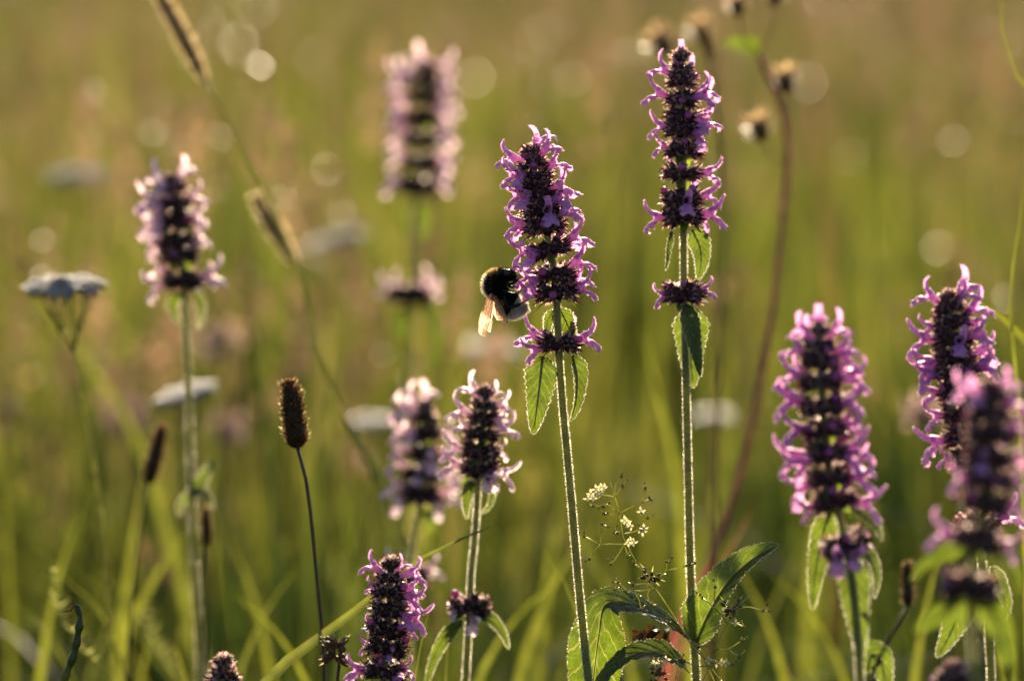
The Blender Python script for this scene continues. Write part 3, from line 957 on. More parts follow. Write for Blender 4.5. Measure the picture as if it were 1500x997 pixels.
leaf(D, 'leaf', [(612, 446, 0), (632, 462, 0), (637, 510, 0), (622, 548, 0)], 15, face=45, fold=12, d=2.25, hairs=False)

# short spike, slightly behind the focus
E = betony('short pale betony spike with a small leafy whorl lower on its stem',
           [(712, 580), (708, 620), (704, 660), (701, 695), (696, 780), (690, 840), (688, 890), (684, 960), (680, 1040)], 1.70,
           [(594, 5.0, [(150, 40, 0.95), (40, 50, 0.7), (330, 10, 0.8)], 9),
            (614, 6.0, [(176, 14, 0.98), (30, 20, 0.7), (320, 0, 0.75)], 11),
            (638, 6.6, [(174, 20, 0.85), (2, 20, 1.0)], 12),
            (662, 7.0, [(182, 2, 1.0), (10, 8, 0.7)], 13),
            (688, 7.4, [(184, 6, 1.04), (350, -6, 1.0), (296, -22, 0.85), (320, -20, 0.8)], 15),
            (888, 7.4, [(285, -40, 0.8), (215, -12, 0.6)], 20)],
           pet='petal_backlit', split=True, seed=31, hair=2400, calyx='calyx_dark', buds=1, r1=1.5)
leaf(E, 'leaf', [(694, 704, 2), (686, 716, 3), (682, 738, 3), (684, 760, 3)], 10, face=25, fold=10, d=1.70)
leaf(E, 'leaf', [(706, 706, -2), (718, 716, -2), (716, 738, -2), (704, 752, -2)], 9, face=50, fold=12, d=1.70)
leaf(E, 'leaf', [(702, 900, 1), (720, 908, 2), (736, 928, 2), (745, 950, 2)], 10, face=30, fold=12, d=1.70)
leaf(E, 'leaf', [(676, 908, 2), (652, 930, 4), (634, 965, 5), (622, 1010, 5)], 12, face=30, fold=12, d=1.69)

F = betony('dim blurred betony spike crowded close behind the short pale spike',
           [(622, 600), (620, 640), (618, 690), (615, 740), (606, 800), (600, 850), (597, 930), (594, 1040)], 1.92,
           [(612, 5.2, [(70, 60, 0.9), (150, 45, 1.0), (200, 20, 0.9)], 9), (636, 6.6, [(200, 4, 0.95), (230, -6, 0.9), (10, 14, 0.95)], 12),
            (664, 7.0, [(350, 10, 0.9), (190, 10, 0.9), (280, -20, 0.85)], 13), (694, 7.2, [(180, 10, 1.05), (2, 0, 1.0), (270, -10, 0.8)], 13),
            (724, 7.6, [(182, 4, 1.1), (196, -12, 0.9), (0, 0, 1.1), (340, -20, 1.0)], 15),
            (842, 7.4, [(170, 30, 0.8), (10, 20, 0.8)], 15)],
           pet='petal_backlit', split=False, seed=37, k=1.15, hair=700, calyx='calyx_dark', fine=False, r0=1.2, r1=1.7, buds=0)
leaf(F, 'leaf', [(618, 752, 0), (630, 760, 0), (634, 770, 0), (626, 784, 0)], 10, face=20, fold=8, d=1.92, hairs=False)

G = betony('stubby half-withered betony spike with dry flowers low in the grass',
           [(572, 830), (571, 870), (569, 910), (566, 950), (560, 1000), (556, 1060)], 1.64,
           [(846, 5.2, [(168, 30, 1.0), (20, 50, 0.6), (340, 4, 0.95)], 9), (868, 6.6, [(352, 12, 1.05), (330, -8, 1.0), (170, 10, 0.6)], 12),
            (894, 7.0, [(345, -4, 1.0), (320, -18, 0.9), (10, 10, 0.8)], 13), (922, 7.4, [(356, -4, 0.7), (185, 8, 0.6)], 14), (948, 7.4, [(190, 0, 0.6), (270, -20, 0.6)], 14),
            (985, 7.8, [(184, 4, 1.1), (0, 8, 0.8), (300, -10, 0.9)], 15)],
           seed=43, hair=500, calyx='calyx_dark', buds=2)

H = betony('broad dense magenta betony spike with a dark leaf hanging from its lowest whorl',
           [(1200, 490), (1202, 540), (1205, 600), (1211, 660), (1220, 720), (1236, 780), (1248, 850), (1256, 930), (1262, 1040)], 1.455,
           [(506, 5.2, [(80, 66, 1.0), (150, 42, 0.95), (30, 40, 0.95), (100, 30, 0.8)], 9), (530, 6.4, [(172, 22, 1.0), (6, 24, 0.95), (346, 8, 0.9)], 12),
            (560, 7.0, [(176, 8, 1.08), (160, 20, 0.95), (352, 10, 1.1), (12, 18, 1.05)], 13),
            (594, 7.2, [(184, 10, 1.05), (168, 0, 1.05), (6, 6, 1.0), (340, 10, 0.9)], 14),
            (628, 7.2, [(180, 8, 1.1), (196, -4, 1.05), (356, 14, 0.95), (14, 0, 0.95)], 14),
            (662, 7.4, [(178, 2, 1.15), (190, -14, 1.0), (2, 4, 1.1), (340, -8, 1.0)], 14),
            (700, 7.4, [(172, -4, 1.1), (8, 8, 1.1), (350, -10, 1.1)], 15),
            (734, 7.4, [(186, -14, 1.0), (358, -8, 1.1)], 14),
            (800, 8.0, [(250, -12, 0.95), (290, -14, 1.0), (20, 0, 0.5)], 16)],
           seed=51, k=0.98, hair=1200, buds=2, r0=1.1, r1=1.7)
leaf(H, 'leaf', [(1216, 745, -4), (1203, 790, -5), (1194, 840, -5), (1190, 893, -5)], 20, face=15, fold=8, d=1.49)
leaf(H, 'leaf', [(1258, 800, -3), (1276, 820, -4), (1282, 845, -4), (1280, 876, -4)], 14, face=50, fold=12, d=1.49)
leaf(H, 'leaf', [(1248, 815, 6), (1250, 860, 8), (1256, 910, 9), (1262, 965, 9)], 25, face=12, fold=8, d=1.465, label='dark shaded leaf hanging in front of the stem')
leaf(H, 'leaf', [(1238, 735, 3), (1262, 752, 6), (1280, 768, 6), (1292, 792, 6)], 15, face=50, fold=12, d=1.47)
leaf(H, 'leaf', [(1270, 985, 0), (1277, 958, -2), (1288, 960, -3), (1300, 1030, -3)], 20, face=10, fold=8, d=1.5)

I = betony('purple betony spike half hidden behind the blurred spike in front',
           [(1390, 440), (1394, 480), (1400, 530), (1408, 590), (1416, 650), (1425, 720), (1436, 800), (1446, 900), (1454, 1040)], 1.53,
           [(452, 5.2, [(166, 34, 1.05), (20, 50, 1.05), (340, 25, 0.9)], 10), (474, 6.4, [(2, 20, 1.05), (350, 0, 1.0), (172, 0, 0.7)], 12),
            (498, 7.0, [(176, 10, 1.05), (282, -6, 0.95), (340, 4, 0.9)], 13), (522, 7.0, [(182, 4, 1.1), (170, -6, 1.0), (4, 12, 1.1)], 13),
            (546, 7.2, [(184, -6, 1.1), (350, 0, 1.1), (10, 20, 1.0)], 13), (575, 7.2, [(178, 6, 0.9)], 13), (606, 7.2, [(180, 4, 1.1), (0, 4, 1.05)], 14),
            (640, 7.4, [(186, -6, 1.1), (354, 0, 1.1)], 14), (672, 7.4, [(170, 6, 0.6), (2, 0, 1.0)], 14), (770, 7.8, [(0, 4, 1.2), (20, 10, 0.8)], 15)],
           seed=61, hair=1200, buds=2)
leaf(I, 'leaf', [(1452, 830, 0), (1464, 856, 0), (1474, 884, 0), (1470, 912, 0)], 13, face=25, fold=10, d=1.53)
leaf(I, 'leaf', [(1420, 870, 0), (1402, 905, 0), (1385, 940, 0), (1372, 962, 0)], 22, face=0, fold=8, d=1.53)

J = betony('strongly blurred dark betony spike standing in front of its neighbour',
           [(1448, 572), (1450, 620), (1450, 680), (1446, 730), (1432, 790), (1422, 860), (1425, 930), (1430, 1040)], 1.32,
           [(584, 6.4, [(160, 30, 1.0), (20, 40, 1.0), (230, 20, 0.9)], 9), (606, 8.2, [(4, 20, 1.0)], 13),
            (638, 8.8, [(0, 10, 0.9)], 14), (670, 9.0, [(2, 10, 1.0), (250, -10, 0.9)], 13), (704, 9.0, [(184, 2, 1.1), (0, 0, 0.9)], 15), (738, 9.0, [(354, 0, 0.9)], 15),
            (790, 9.4, [(180, 0, 1.32), (2, 2, 1.1)], 16), (858, 10, [(170, 10, 0.6)], 18)],
           split=False, k=0.8, seed=71, hair=500, fine=False, buds=1, r1=1.9)
leaf(J, 'leaf', [(1412, 872, 0), (1392, 892, 0), (1365, 905, 0), (1340, 925, 0)], 24, face=15, fold=8, d=1.32, hairs=False)
leaf(J, 'leaf', [(1432, 872, 0), (1456, 900, 0), (1474, 950, 0), (1480, 1010, 0)], 24, face=-20, fold=8, d=1.32, hairs=False)
leaf(J, 'leaf', [(1412, 800, 2), (1380, 808, 3), (1350, 828, 3), (1335, 850, 3)], 18, face=40, fold=10, d=1.34, hairs=False)
leaf(J, 'leaf', [(1440, 800, 2), (1470, 815, 3), (1486, 838, 3), (1492, 870, 3)], 18, face=35, fold=10, d=1.34, hairs=False)

# spike tips that only just reach into the picture
betony('withered brown betony tip barely rising at the foot of the bare-stemmed pale spike',
       [(327, 974), (327, 1000), (328, 1040), (328, 1100)], 1.66,
       [(984, 4.6, 0, 9), (1000, 6.4, 0, 12), (1022, 7, 0, 13)], seed=81, hair=0, calyx='calyx_dark', buds=0)
betony('low dark betony tip under the strongly blurred spike',
       [(1398, 984), (1400, 1006), (1402, 1040), (1404, 1100)], 1.40,
       [(996, 6.4, 0, 10), (1016, 7.4, 0, 12), (1038, 7.4, 2, 13)], seed=83, hair=0, buds=1)
for bx, by, bd, lab, sd_ in ((320, 508, 2.9, 'small pink blur of a far betony beside the bare pale stem', 91), (183, 618, 2.8, 'faint pink far betony left of the brown plantain head', 92),
                             (332, 632, 2.9, 'dull pink far betony between bare pale stem and round brown plantain head', 93), (1352, 610, 2.5, 'orange pink far betony in the gap before the half hidden spike', 94)):
    betony(lab, [(bx, by - 22), (bx + 1, by + 30), (bx + 2, by + 120), (bx + 4, by + 240)], bd,
           [(by - 10, 6, 5, 9), (by + 8, 7, 5, 10)], pet='petal_dull', split=False, seed=sd_, hair=0, calyx='calyx_dark', bracts=False, fine=False, buds=0, r1=1.8)


# ------------------------------------------------------------------ bumblebee
def bumblebee():
    d = 1.598
    u = mm_px(d)
    org = P(740, 430, d)
    root = thing('bumblebee', org, 'furry black bumblebee with yellow collar and white tail clinging to purple flower', 'bumblebee')
    sp = [(757, 407, 2), (752, 405, 6.5), (745, 403, 9.5), (738, 404, 11), (730, 409, 15.5), (725, 416, 17), (725.5, 424, 15), (731, 431, 9.5),
          (737, 436, 10.5), (742, 443, 15), (749, 449, 17.5), (757, 451.5, 16.5), (765, 451, 12), (771, 450, 6.5), (773.5, 449, 1.5)]
    pts = catmull([P(x, y, d) for x, y, _ in sp], 70)
    rad = np.interp(np.linspace(0, len(sp) - 1, 70), range(len(sp)), [s[2] for s in sp])
    rad = np.convolve(np.pad(rad, 2, mode='edge'), np.ones(5) / 5, 'valid') * u * 1.03
    rad[0] = rad[-1] = 0.3 * u
    ts = tangents(pts)
    sides = 24
    mb = MB()
    vv, nr = [], []
    bn = -FWD
    for p, t, r in zip(pts, ts, rad):
        a = bn.cross(t).normalized()         # in the picture plane
        for k in range(sides):
            an = 2 * math.pi * k / sides
            o_ = a * math.cos(an) + bn * math.sin(an) * 0.98
            vv.append(p + o_ * r); nr.append(o_)
    ff = [(i * sides + k, i * sides + (k + 1) % sides, (i + 1) * sides + (k + 1) % sides, (i + 1) * sides + k) for i in range(69) for k in range(sides)]
    mb.add(vv, ff)
    body = mb.build('body', M['bee_skin'], root)
    # fur, coloured by place; pale hairs along the back paint the backlit rim
    rn = random.Random(5)
    fb = MB()
    area = rad / rad.sum()
    cum = np.cumsum(area)
    for _ in range(26000):
        i = int(np.searchsorted(cum, rn.random())); i = min(max(i, 1), 67)
        f_ = rn.random()
        p0 = pts[i].lerp(pts[i + 1], f_); r = rad[i] * (1 - f_) + rad[i + 1] * f_
        t = ts[i]
        a = bn.cross(t).normalized()
        an = rn.uniform(0, 6.283)
        o_ = a * math.cos(an) + bn * math.sin(an)
        s = i / 69 * (len(sp) - 1)
        dors = math.cos(an) if (a.x < 0) == True else -math.cos(an)
        # dorsal side: away from the hollow of the curled body
        ctr = P(752, 427, d)
        dors = o_.dot((p0 - ctr).normalized())
        slope = (rad[min(i + 1, 69)] - rad[i - 1]) / max((pts[min(i + 1, 69)] - pts[i - 1]).length, 1e-6)
        nrm = (o_ - t * slope).normalized()
        mat, ln = 0, 1.0
        if s < 2.4: ln = 0.55
        elif s < 4.4:
            mat, ln = ((1 if s > 2.9 else 0) if dors > 0.55 and rn.random() < 0.7 else 0), 1.0
            if mat == 1 and rn.random() < 0.3: mat = 3
        elif s < 6.6:
            mat, ln = (3 if dors > 0.8 else 0), 1.15
        elif s < 8.4: ln = 0.8
        elif s < 9.4:
            mat, ln = (1 if dors > 0.1 else 0), 0.8
        elif s < 10.7: ln = 0.7
        else:
            mat, ln = 2, 1.1
        if 9.4 < s < 10.7 and dors > 0.6 and rn.random() < 0.35: mat = 2
        if mat == 0 and rn.random() < 0.06 and dors > 0.2: mat = 3
        dr = nrm + t * rn.uniform(0.1, 0.6) + Vector((rn.uniform(-.3, .3), rn.uniform(-.3, .3), rn.uniform(-.3, .3)))
        spike(fb, p0 + o_ * r * 0.97, dr, ln * rn.uniform(0.7, 1.5) * 0.001, 0.00005, mat)
    fb.build('fur', [M['fur_black'], M['fur_yellow'], M['fur_white'], M['fur_rim_lit']], root, kind='stuff')
    # eyes, one on each side of the head
    for sg in (1, -1):
        e = MB()
        ball(e, P(742, 400.5, d) - FWD * (sg * 8.2 * u), 5.2 * u, 0, 12, 8, Vector((0.75, 0, 0.55)).normalized(), 1.55)
        e.build('eye', M['eye'], root)
    # feelers: long first joint, then the bent whip
    for (a, b, c), z in ((((747, 396), (753, 391), (764, 391.5)), 3), (((748, 398), (754, 394.5), (762, 397.5)), -1.5)):
        e = MB()
        tube(e, catmull([P(*a, d, z * 0.6), P(*b, d, z), P((b[0] + c[0]) / 2, (b[1] + c[1]) / 2 - 0.4, d, z), P(*c, d, z)], 14), lambda q: 0.00013, 6)
        e.build('antenna', M['bee_skin'], root)
    # tongue into the flower
    e = MB()
    tube(e, catmull([P(755, 407, d), P(761, 404, d), P(768, 401, d)], 8), lambda q: 0.00026 * (1 - 0.6 * q), 6)
    e.build('tongue', M['leg_orange'], root)

    def leg(path, z, tip_orange=True):
        """thick thigh, broad shin, thin jointed foot"""
        e = MB()
        n = len(path)
        dn = catmull([P(x, y, d, z * (0.4 + 0.6 * i / (n - 1))) for i, (x, y) in enumerate(path)], 22)
        prof = lambda q: 0.001 * float(np.interp(q, [0, 0.15, 0.33, 0.40, 0.62, 0.68, 0.8, 1], [0.42, 0.55, 0.38, 0.42, 0.62, 0.3, 0.24, 0.12]))
        tube(e, dn[:16], lambda q: prof(q * 15 / 21), 8, 0)
        tube(e, dn[15:], lambda q: prof(15 / 21 + q * 6 / 21), 6, 1 if tip_orange else 0)
        rl = random.Random(int(path[0][0]))
        for _ in range(150):
            i = rl.randrange(1, 15)
            t, a, b = frame_of(dn[i + 1] - dn[i])
            an = rl.uniform(0, 6.28); o_ = a * math.cos(an) + b * math.sin(an)
            spike(e, dn[i] + o_ * prof(i / 21) * 0.9, o_ + t * 0.5, rl.uniform(0.3, 0.6) * 0.001, 0.00003, 0)
        return e.build('leg', [M['bee_skin'], M['leg_orange']], root)
    for sg in (1, -1):
        leg([(738, 413), (748, 416), (757, 410), (763, 406), (766, 404)] if sg > 0 else [(739, 414), (750, 420), (758, 416), (764, 411), (767, 407)], 11 * sg * 0.45)
        leg([(734, 424), (744, 428), (754, 431), (760, 427), (764, 424)] if sg > 0 else [(735, 425), (746, 432), (756, 434), (762, 431), (766, 428)], 15 * sg * 0.4)
        leg([(738, 434), (746, 450), (757, 447), (768, 442), (775, 437)] if sg > 0 else [(740, 434), (750, 445), (760, 443), (770, 440), (776, 434)], 20 * sg * 0.4)

    # wings: a membrane with a wavy outer edge, and its veins
    def wing(base, tip, width, z, name):
        b, t = P(*base, d, z), P(*tip, d, z * 1.3)
        ax = (t - b); L_ = ax.length; ax = ax.normalized()
        sd_ = ax.cross(-FWD).normalized()
        nrm = sd_.cross(ax)
        mbw = MB()
        n, c = 22, 9
        vv = []
        def edge(v):
            lead = -0.18 * math.sin(math.pi * v) - 0.06 * (1 - v)
            trail = lead + float(np.interp(v, [0, 0.06, 0.25, 0.5, 0.7, 0.78, 0.9, 0.97, 1], [0.22, 0.45, 0.75, 1.0, 1.0, 0.86, 0.78, 0.48, 0.12]))
            return lead, trail
        def pos(v, w):
            le, tr_ = edge(v)
            x = (le + (tr_ - le) * w - 0.3) * width * u
            return b + ax * (v * L_) + sd_ * x + nrm * (0.0005 * math.sin(v * 3) + 0.00015 * math.sin(w * 9 + v * 8))
        for i in range(n):
            for k in range(c):
                vv.append(pos(i / (n - 1), k / (c - 1)))
        mbw.add(vv, [(i * c + k, i * c + k + 1, (i + 1) * c + k + 1, (i + 1) * c + k) for i in range(n - 1) for k in range(c - 1)])
        o = mbw.build(name, M['wing'], root)
        vb = MB()
        for path, r_ in (([(0, 0.05), (0.3, 0.02), (0.6, 0.02), (0.95, 0.2)], 0.11), ([(0, 0.3), (0.3, 0.25), (0.5, 0.28), (0.78, 0.3)], 0.07), ([(0, 0.6), (0.3, 0.55), (0.55, 0.6), (0.72, 0.75)], 0.06),
                         ([(0.4, 0.27), (0.48, 0.45), (0.5, 0.58)], 0.05), ([(0.55, 0.04), (0.6, 0.3), (0.68, 0.55)], 0.05), ([(0.1, 0.85), (0.35, 0.85), (0.5, 0.95)], 0.05)):
            tube(vb, catmull([pos(*q) + nrm * 0.00004 for q in path], 12), r_ * 0.001, 5)
        vb.build('vein', M['vein'], o)
    wing((717, 429), (706, 493), 16, 9, 'fore_wing')
    wing((722, 434), (742, 477), 13, 5, 'hind_wing')
    wing((716, 428), (714, 486), 15, -9, 'fore_wing')
    wing((721, 434), (733, 470), 12, -6, 'hind_wing')


bumblebee()


# ------------------------------------------------------------------ plantain heads
def plantain(label, head, stem, d, w_px, seed, core='dark_core', r=0.6, group='brown plantain heads'):
    """head: (top, bottom) pixels; stem: pixels on from the head's foot downwards"""
    rn = random.Random(seed)
    pts = stem_path([head[1]] + stem, d)
    root = thing('plantain', (pts[-1].x, pts[-1].y, 0), label, 'plant', group)
    mb = MB()
    tube(mb, catmull(pts, 50), lambda u: (r + 0.3 * u) * 0.001, 8)
    mb.build('stem', M['stem_brown'], root)
    a, b = P(*head[0], d), P(*head[1], d)
    ax = (a - b); L_ = ax.length; ax.normalize()
    w = w_px * 0.5 * mm_px(d)
    hb = MB()
    prof = lambda v: float(np.interp(v, [0, 0.06, 0.2, 0.5, 0.75, 0.92, 1], [0.35, 0.8, 1.0, 0.95, 0.88, 0.6, 0.2]))
    tube(hb, [b + ax * (L_ * i / 11) for i in range(12)], lambda v: w * 0.72 * prof(v), 12, 0)
    n = int(L_ * 9000)
    _, e1, e2 = frame_of(ax)
    for i in range(n):
        v = (i + 0.5) / n
        an = i * 2.39996 + rn.uniform(-0.15, 0.15)
        o_ = e1 * math.cos(an) + e2 * math.sin(an)
        p = b + ax * (L_ * v) + o_ * (w * 0.66 * prof(v))
        dr = (o_ + ax * rn.uniform(0.3, 0.9)).normalized()
        s = rn.uniform(0.8, 1.2) * min(0.0021, w * 0.5)
        sd_ = dr.cross(ax).normalized()
        q = sd_.cross(dr)
        hb.add([p - sd_ * s * 0.42, p + q * s * 0.2 + dr * s * 0.45 - sd_ * s * 0.5, p + dr * s, p + q * s * 0.2 + dr * s * 0.45 + sd_ * s * 0.5, p + sd_ * s * 0.42, p - q * s * 0.15 + dr * s * 0.4],
               [(0, 5, 1), (5, 2, 1), (5, 3, 2), (5, 4, 3), (0, 4, 5)], 1)
        if rn.random() < 0.8:
            spike(hb, p + dr * s * 0.6, dr + Vector((rn.uniform(-.4, .4), rn.uniform(-.4, .4), rn.uniform(-.2, .6))), s * rn.uniform(0.4, 1.0), 0.00012, 2)
    hb.build('seed_head', [M[core], M['scale'], M['dry_pale']], root)
    return root


plantain('sharp brown plantain head on a thin curved brown stalk', ((424, 558), (436, 656)), [(448, 700), (456, 760), (464, 850), (472, 930), (476, 1040)], 1.665, 40, 1)
plantain('blurred brown plantain head leaning beside the bare pale betony stem', ((238, 622), (218, 708)), [(206, 770), (196, 860), (188, 960), (184, 1050)], 1.92, 26, 2)
plantain('small dark plantain head tucked close behind the leafy stem node', ((302, 742), (303, 800)), [(303, 850), (302, 920), (300, 1050)], 1.9, 20, 3)
plantain('small dark plantain head on a curved red stalk between two betonies', ((1329, 822), (1330, 888)), [(1322, 905), (1304, 932), (1286, 955), (1276, 1050)], 1.44, 22, 4)
plantain('slim brown plantain head among the papery seed heads above the tallest betony', ((1032, 40), (1040, 88)), [(1050, 160), (1060, 300), (1056, 480), (1050, 700), (1046, 1050)], 2.1, 18, 6)


# ------------------------------------------------------------------ timothy grass
def timothy(label, head, stem, d, w_px, seed):
    rn = random.Random(seed)
    pts = stem_path([head[-1]] + stem, d)
    root = thing('timothy_grass', (pts[-1].x, pts[-1].y, 0), label, 'grass stalk', 'timothy grass stalks')
    mb = MB()
    tube(mb, catmull(pts, 60), lambda u: (0.8 + 0.4 * u) * 0.001, 8)
    mb.build('stem', M['yarrow_stem'], root)
    hp = catmull([P(*q, d) for q in head], 40)
    ts = tangents(hp)
    w = w_px * 0.5 * mm_px(d)
    hb = MB()
    tube(hb, hp, lambda v: w * 0.5 * math.sin(math.pi * (0.02 + 0.96 * v)) ** 0.5, 10, 0)
    for _ in range(1500):
        i = rn.randrange(1, 39)
        t, a, b = frame_of(ts[i])
        an = rn.uniform(0, 6.283)
        o_ = a * math.cos(an) + b * math.sin(an)
        rr = w * 0.55 * math.sin(math.pi * (0.02 + 0.96 * i / 39)) ** 0.5
        spike(hb, hp[i] + o_ * rr * 0.9, o_ - t * 0.7, w * rn.uniform(0.35, 0.8), 0.0003, 1)
    hb.build('seed_head', [M['dry'], M['dry_pale']], root)


timothy('long leaning timothy grass head with a pale bristly edge, cut by the top edge', [(222, -30), (250, 20), (276, 70), (302, 122)], [(340, 190), (378, 262), (410, 330), (440, 410), (462, 500), (500, 600), (548, 700), (590, 860), (610, 1050)], 2.0, 34, 1)
timothy('short leaning timothy grass head midway along another leaning stalk', [(374, 284), (392, 318), (412, 350), (434, 388)], [(452, 440), (466, 500), (486, 570), (520, 640), (556, 700), (600, 800), (640, 1050)], 2.08, 34, 2)


# ------------------------------------------------------------------ yarrow
def yarrow(label, c_px, w_px, stem, d, seed, tilt=0.0):
    rn = random.Random(seed)
    ctr = P(*c_px, d)
    fork = P(*stem[0], d)
    pts = stem_path(stem, d)
    root = thing('yarrow', (pts[-1].x, pts[-1].y, 0), label, 'flower', 'white yarrow flower heads')
    mb = MB()
    tube(mb, catmull(pts, 40), lambda u: (0.9 + 0.6 * u) * 0.001, 8)
    st = mb.build('stem', M['yarrow_stem'], root)
    W = w_px * 0.5 * mm_px(d)
    hb, bb = MB(), MB()
    n = 84
    clumps = [(0.0, 0.0)] + [(0.62 * math.cos(2 * math.pi * q / 7 + seed), 0.62 * math.sin(2 * math.pi * q / 7 + seed)) for q in range(7)]
    knots = [fork.lerp(ctr, 0.25) + Vector((rn.uniform(-.3, .3) * W, rn.uniform(-.3, .3) * W, 0)) for _ in range(7)]
    for kn in knots:
        tube(bb, catmull([fork - Vector((0, 0, 0.002)), fork.lerp(kn, 0.6), kn], 6), 0.0004, 5)
    for i in range(n):
        cu, cv = clumps[i % 8]
        r = math.sqrt((i // 8 + 0.5) / 10.5) * 0.36; an = (i // 8) * 2.39996 + i % 8
        x, y = cu + r * math.cos(an), cv + r * math.sin(an)
        lift_ = 0.10 * (1 - (r / 0.36) ** 2) + 0.05 * math.sin(7.1 * (i % 8) + seed)
        r = math.hypot(x, y)
        p = ctr + Vector((x * W, y * W, (0.10 * (1 - r * r) + lift_ + tilt * x + 0.10 * y) * W + rn.uniform(-0.05, 0.05) * W))
        kn = min(knots, key=lambda q: (q - p).length)
        if i % 3 == 0:
            tube(bb, catmull([kn, kn.lerp(p, 0.5) + Vector((x, y, 0)) * 0.12 * W, p - Vector((0, 0, 0.002))], 6), 0.00022, 4)
        ball(bb, p - Vector((0, 0, 0.0012)), 0.0009, 0, 6, 4, None, 1.5)
        ball(hb, p + Vector((0, 0, 0.0004)), 0.0009, 0, 6, 4, None, 0.6)
        for k in range(5):
            a = 2 * math.pi * k / 5 + i
            o_ = Vector((math.cos(a), math.sin(a), 0)); s_ = Vector((-math.sin(a), math.cos(a), 0))
            q = p + Vector((0, 0, 0.0003))
            L_ = 0.0029
            hb.add([q + s_ * 0.0006, q + o_ * L_ * 0.7 + s_ * 0.0011 + Vector((0, 0, 0.0002)), q + o_ * L_ - Vector((0, 0, 0.0007)), q + o_ * L_ * 0.7 - s_ * 0.0011 + Vector((0, 0, 0.0002)), q - s_ * 0.0006],
                   [(0, 1, 2, 3, 4)], 0)
    bb.build('branch', M['yarrow_stem'], root)
    hb.build('flower_head', M['yarrow'], root, smooth=False)
    # feathery leaves on the stem
    for k, f_ in enumerate((0.25, 0.4, 0.55)):
        i0 = int(f_ * 39)
        dn = catmull(pts, 40)
        b = dn[i0]
        sg = 1 if k % 2 else -1
        lf = MB()
        mid = catmull([b, b + Vector((sg * 0.010, 0, 0.012)), b + Vector((sg * 0.02, 0.002, 0.03)), b + Vector((sg * 0.022, 0.004, 0.045))], 16)
        tube(lf, mid, lambda u: 0.0004 * (1 - 0.7 * u), 4)
        for j in range(2, 15):
            for s2 in (-1, 1):
                spike(lf, mid[j], Vector((s2 * 0.8, rn.uniform(-.6, .6), 0.7)), 0.006 * math.sin(math.pi * j / 16), 0.0004)
        lf.build('leaf', M['yarrow_stem'], root)


yarrow('sharpest white yarrow head, flat and broad, on a forked green stalk', (95, 424), 126, [(108, 508), (120, 580), (135, 660), (148, 760), (158, 880), (164, 1050)], 1.87, 1)
yarrow('pale far yarrow head high above the broad flat yarrow', (110, 262), 100, [(114, 330), (116, 420), (118, 600), (120, 900)], 3.0, 2)
yarrow('tilted yarrow head just behind the bare pale betony stem', (272, 580), 92, [(276, 640), (280, 740), (284, 900), (286, 1050)], 2.15, 3, 0.25)
yarrow('pale far yarrow head beside the short timothy head', (492, 354), 90, [(496, 430), (500, 560), (504, 800)], 3.1, 4, 0.2)
yarrow('whitish far yarrow head left of the dim blurred betony', (545, 620), 68, [(547, 680), (548, 780), (550, 960)], 2.7, 5)
yarrow('grey far yarrow head below the bumblebee', (718, 514), 92, [(716, 590), (712, 720), (708, 960)], 3.1, 6, -0.12)
yarrow('dim far yarrow head right of the tallest stem', (1048, 612), 66, [(1046, 680), (1040, 800), (1036, 960)], 3.1, 7)


# ------------------------------------------------------------------ reddish stalk with fluffy seed heads
def seed_head(root, c, r, d, rn, axis):
    """dark oval core inside a ring of pale papery bracts"""
    hb, cb = MB(), MB()
    p = P(*c, d)
    R_ = r * mm_px(d)
    ball(cb, p, R_ * 0.46, 0, 10, 8, axis, 1.5)
    co = cb.build('seed_core', M['dark_core'], root)
    for i in range(46):
        an = i * 2.39996; z = -0.75 + 1.6 * (i / 46)
        t, a, b = frame_of(axis)
        o_ = (a * math.cos(an) + b * math.sin(an)) * math.sqrt(max(0.05, 1 - min(1, z * z))) + t * z
        o_.normalize()
        sd_ = o_.cross(t).normalized()
        q = p + o_ * R_ * 0.35
        hb.add([q - sd_ * R_ * 0.10, q + o_ * R_ * 0.4 - sd_ * R_ * 0.2 + t * R_ * 0.1, q + o_ * R_ * 0.66 + t * R_ * 0.28, q + o_ * R_ * 0.4 + sd_ * R_ * 0.14 + t * R_ * 0.1, q + sd_ * R_ * 0.10],
               [(0, 1, 2, 3, 4)])
    hb.build('papery_bracts', M['dry_tan'], root, smooth=False)


def seeded_stalk(label, stem, d, heads, seed, leaves=(), r=1.7):
    rn = random.Random(seed)
    pts = stem_path(stem, d)
    root = thing('seed_stalk', (pts[-1].x, pts[-1].y, 0), label, 'plant', 'stalks with papery seed heads')
    mb = MB()
    tube(mb, catmull(pts, 70), lambda u: (r * 0.8 + 0.7 * u) * 0.001, 8)
    mb.build('stem', M['stem_red'], root)
    for (c, rad, frm) in heads:
        b = MB()
        a, e = P(*frm, d), P(*c, d)
        m = a.lerp(e, 0.5) + Vector((0.002 * (1 if c[0] > frm[0] else -1), 0, -0.003))
        tube(b, catmull([a, m, e], 12), 0.00045, 6)
        b.build('branch', M['stem_red'], root)
        seed_head(root, c, rad, d, rn, (e - m).normalized())
    return root


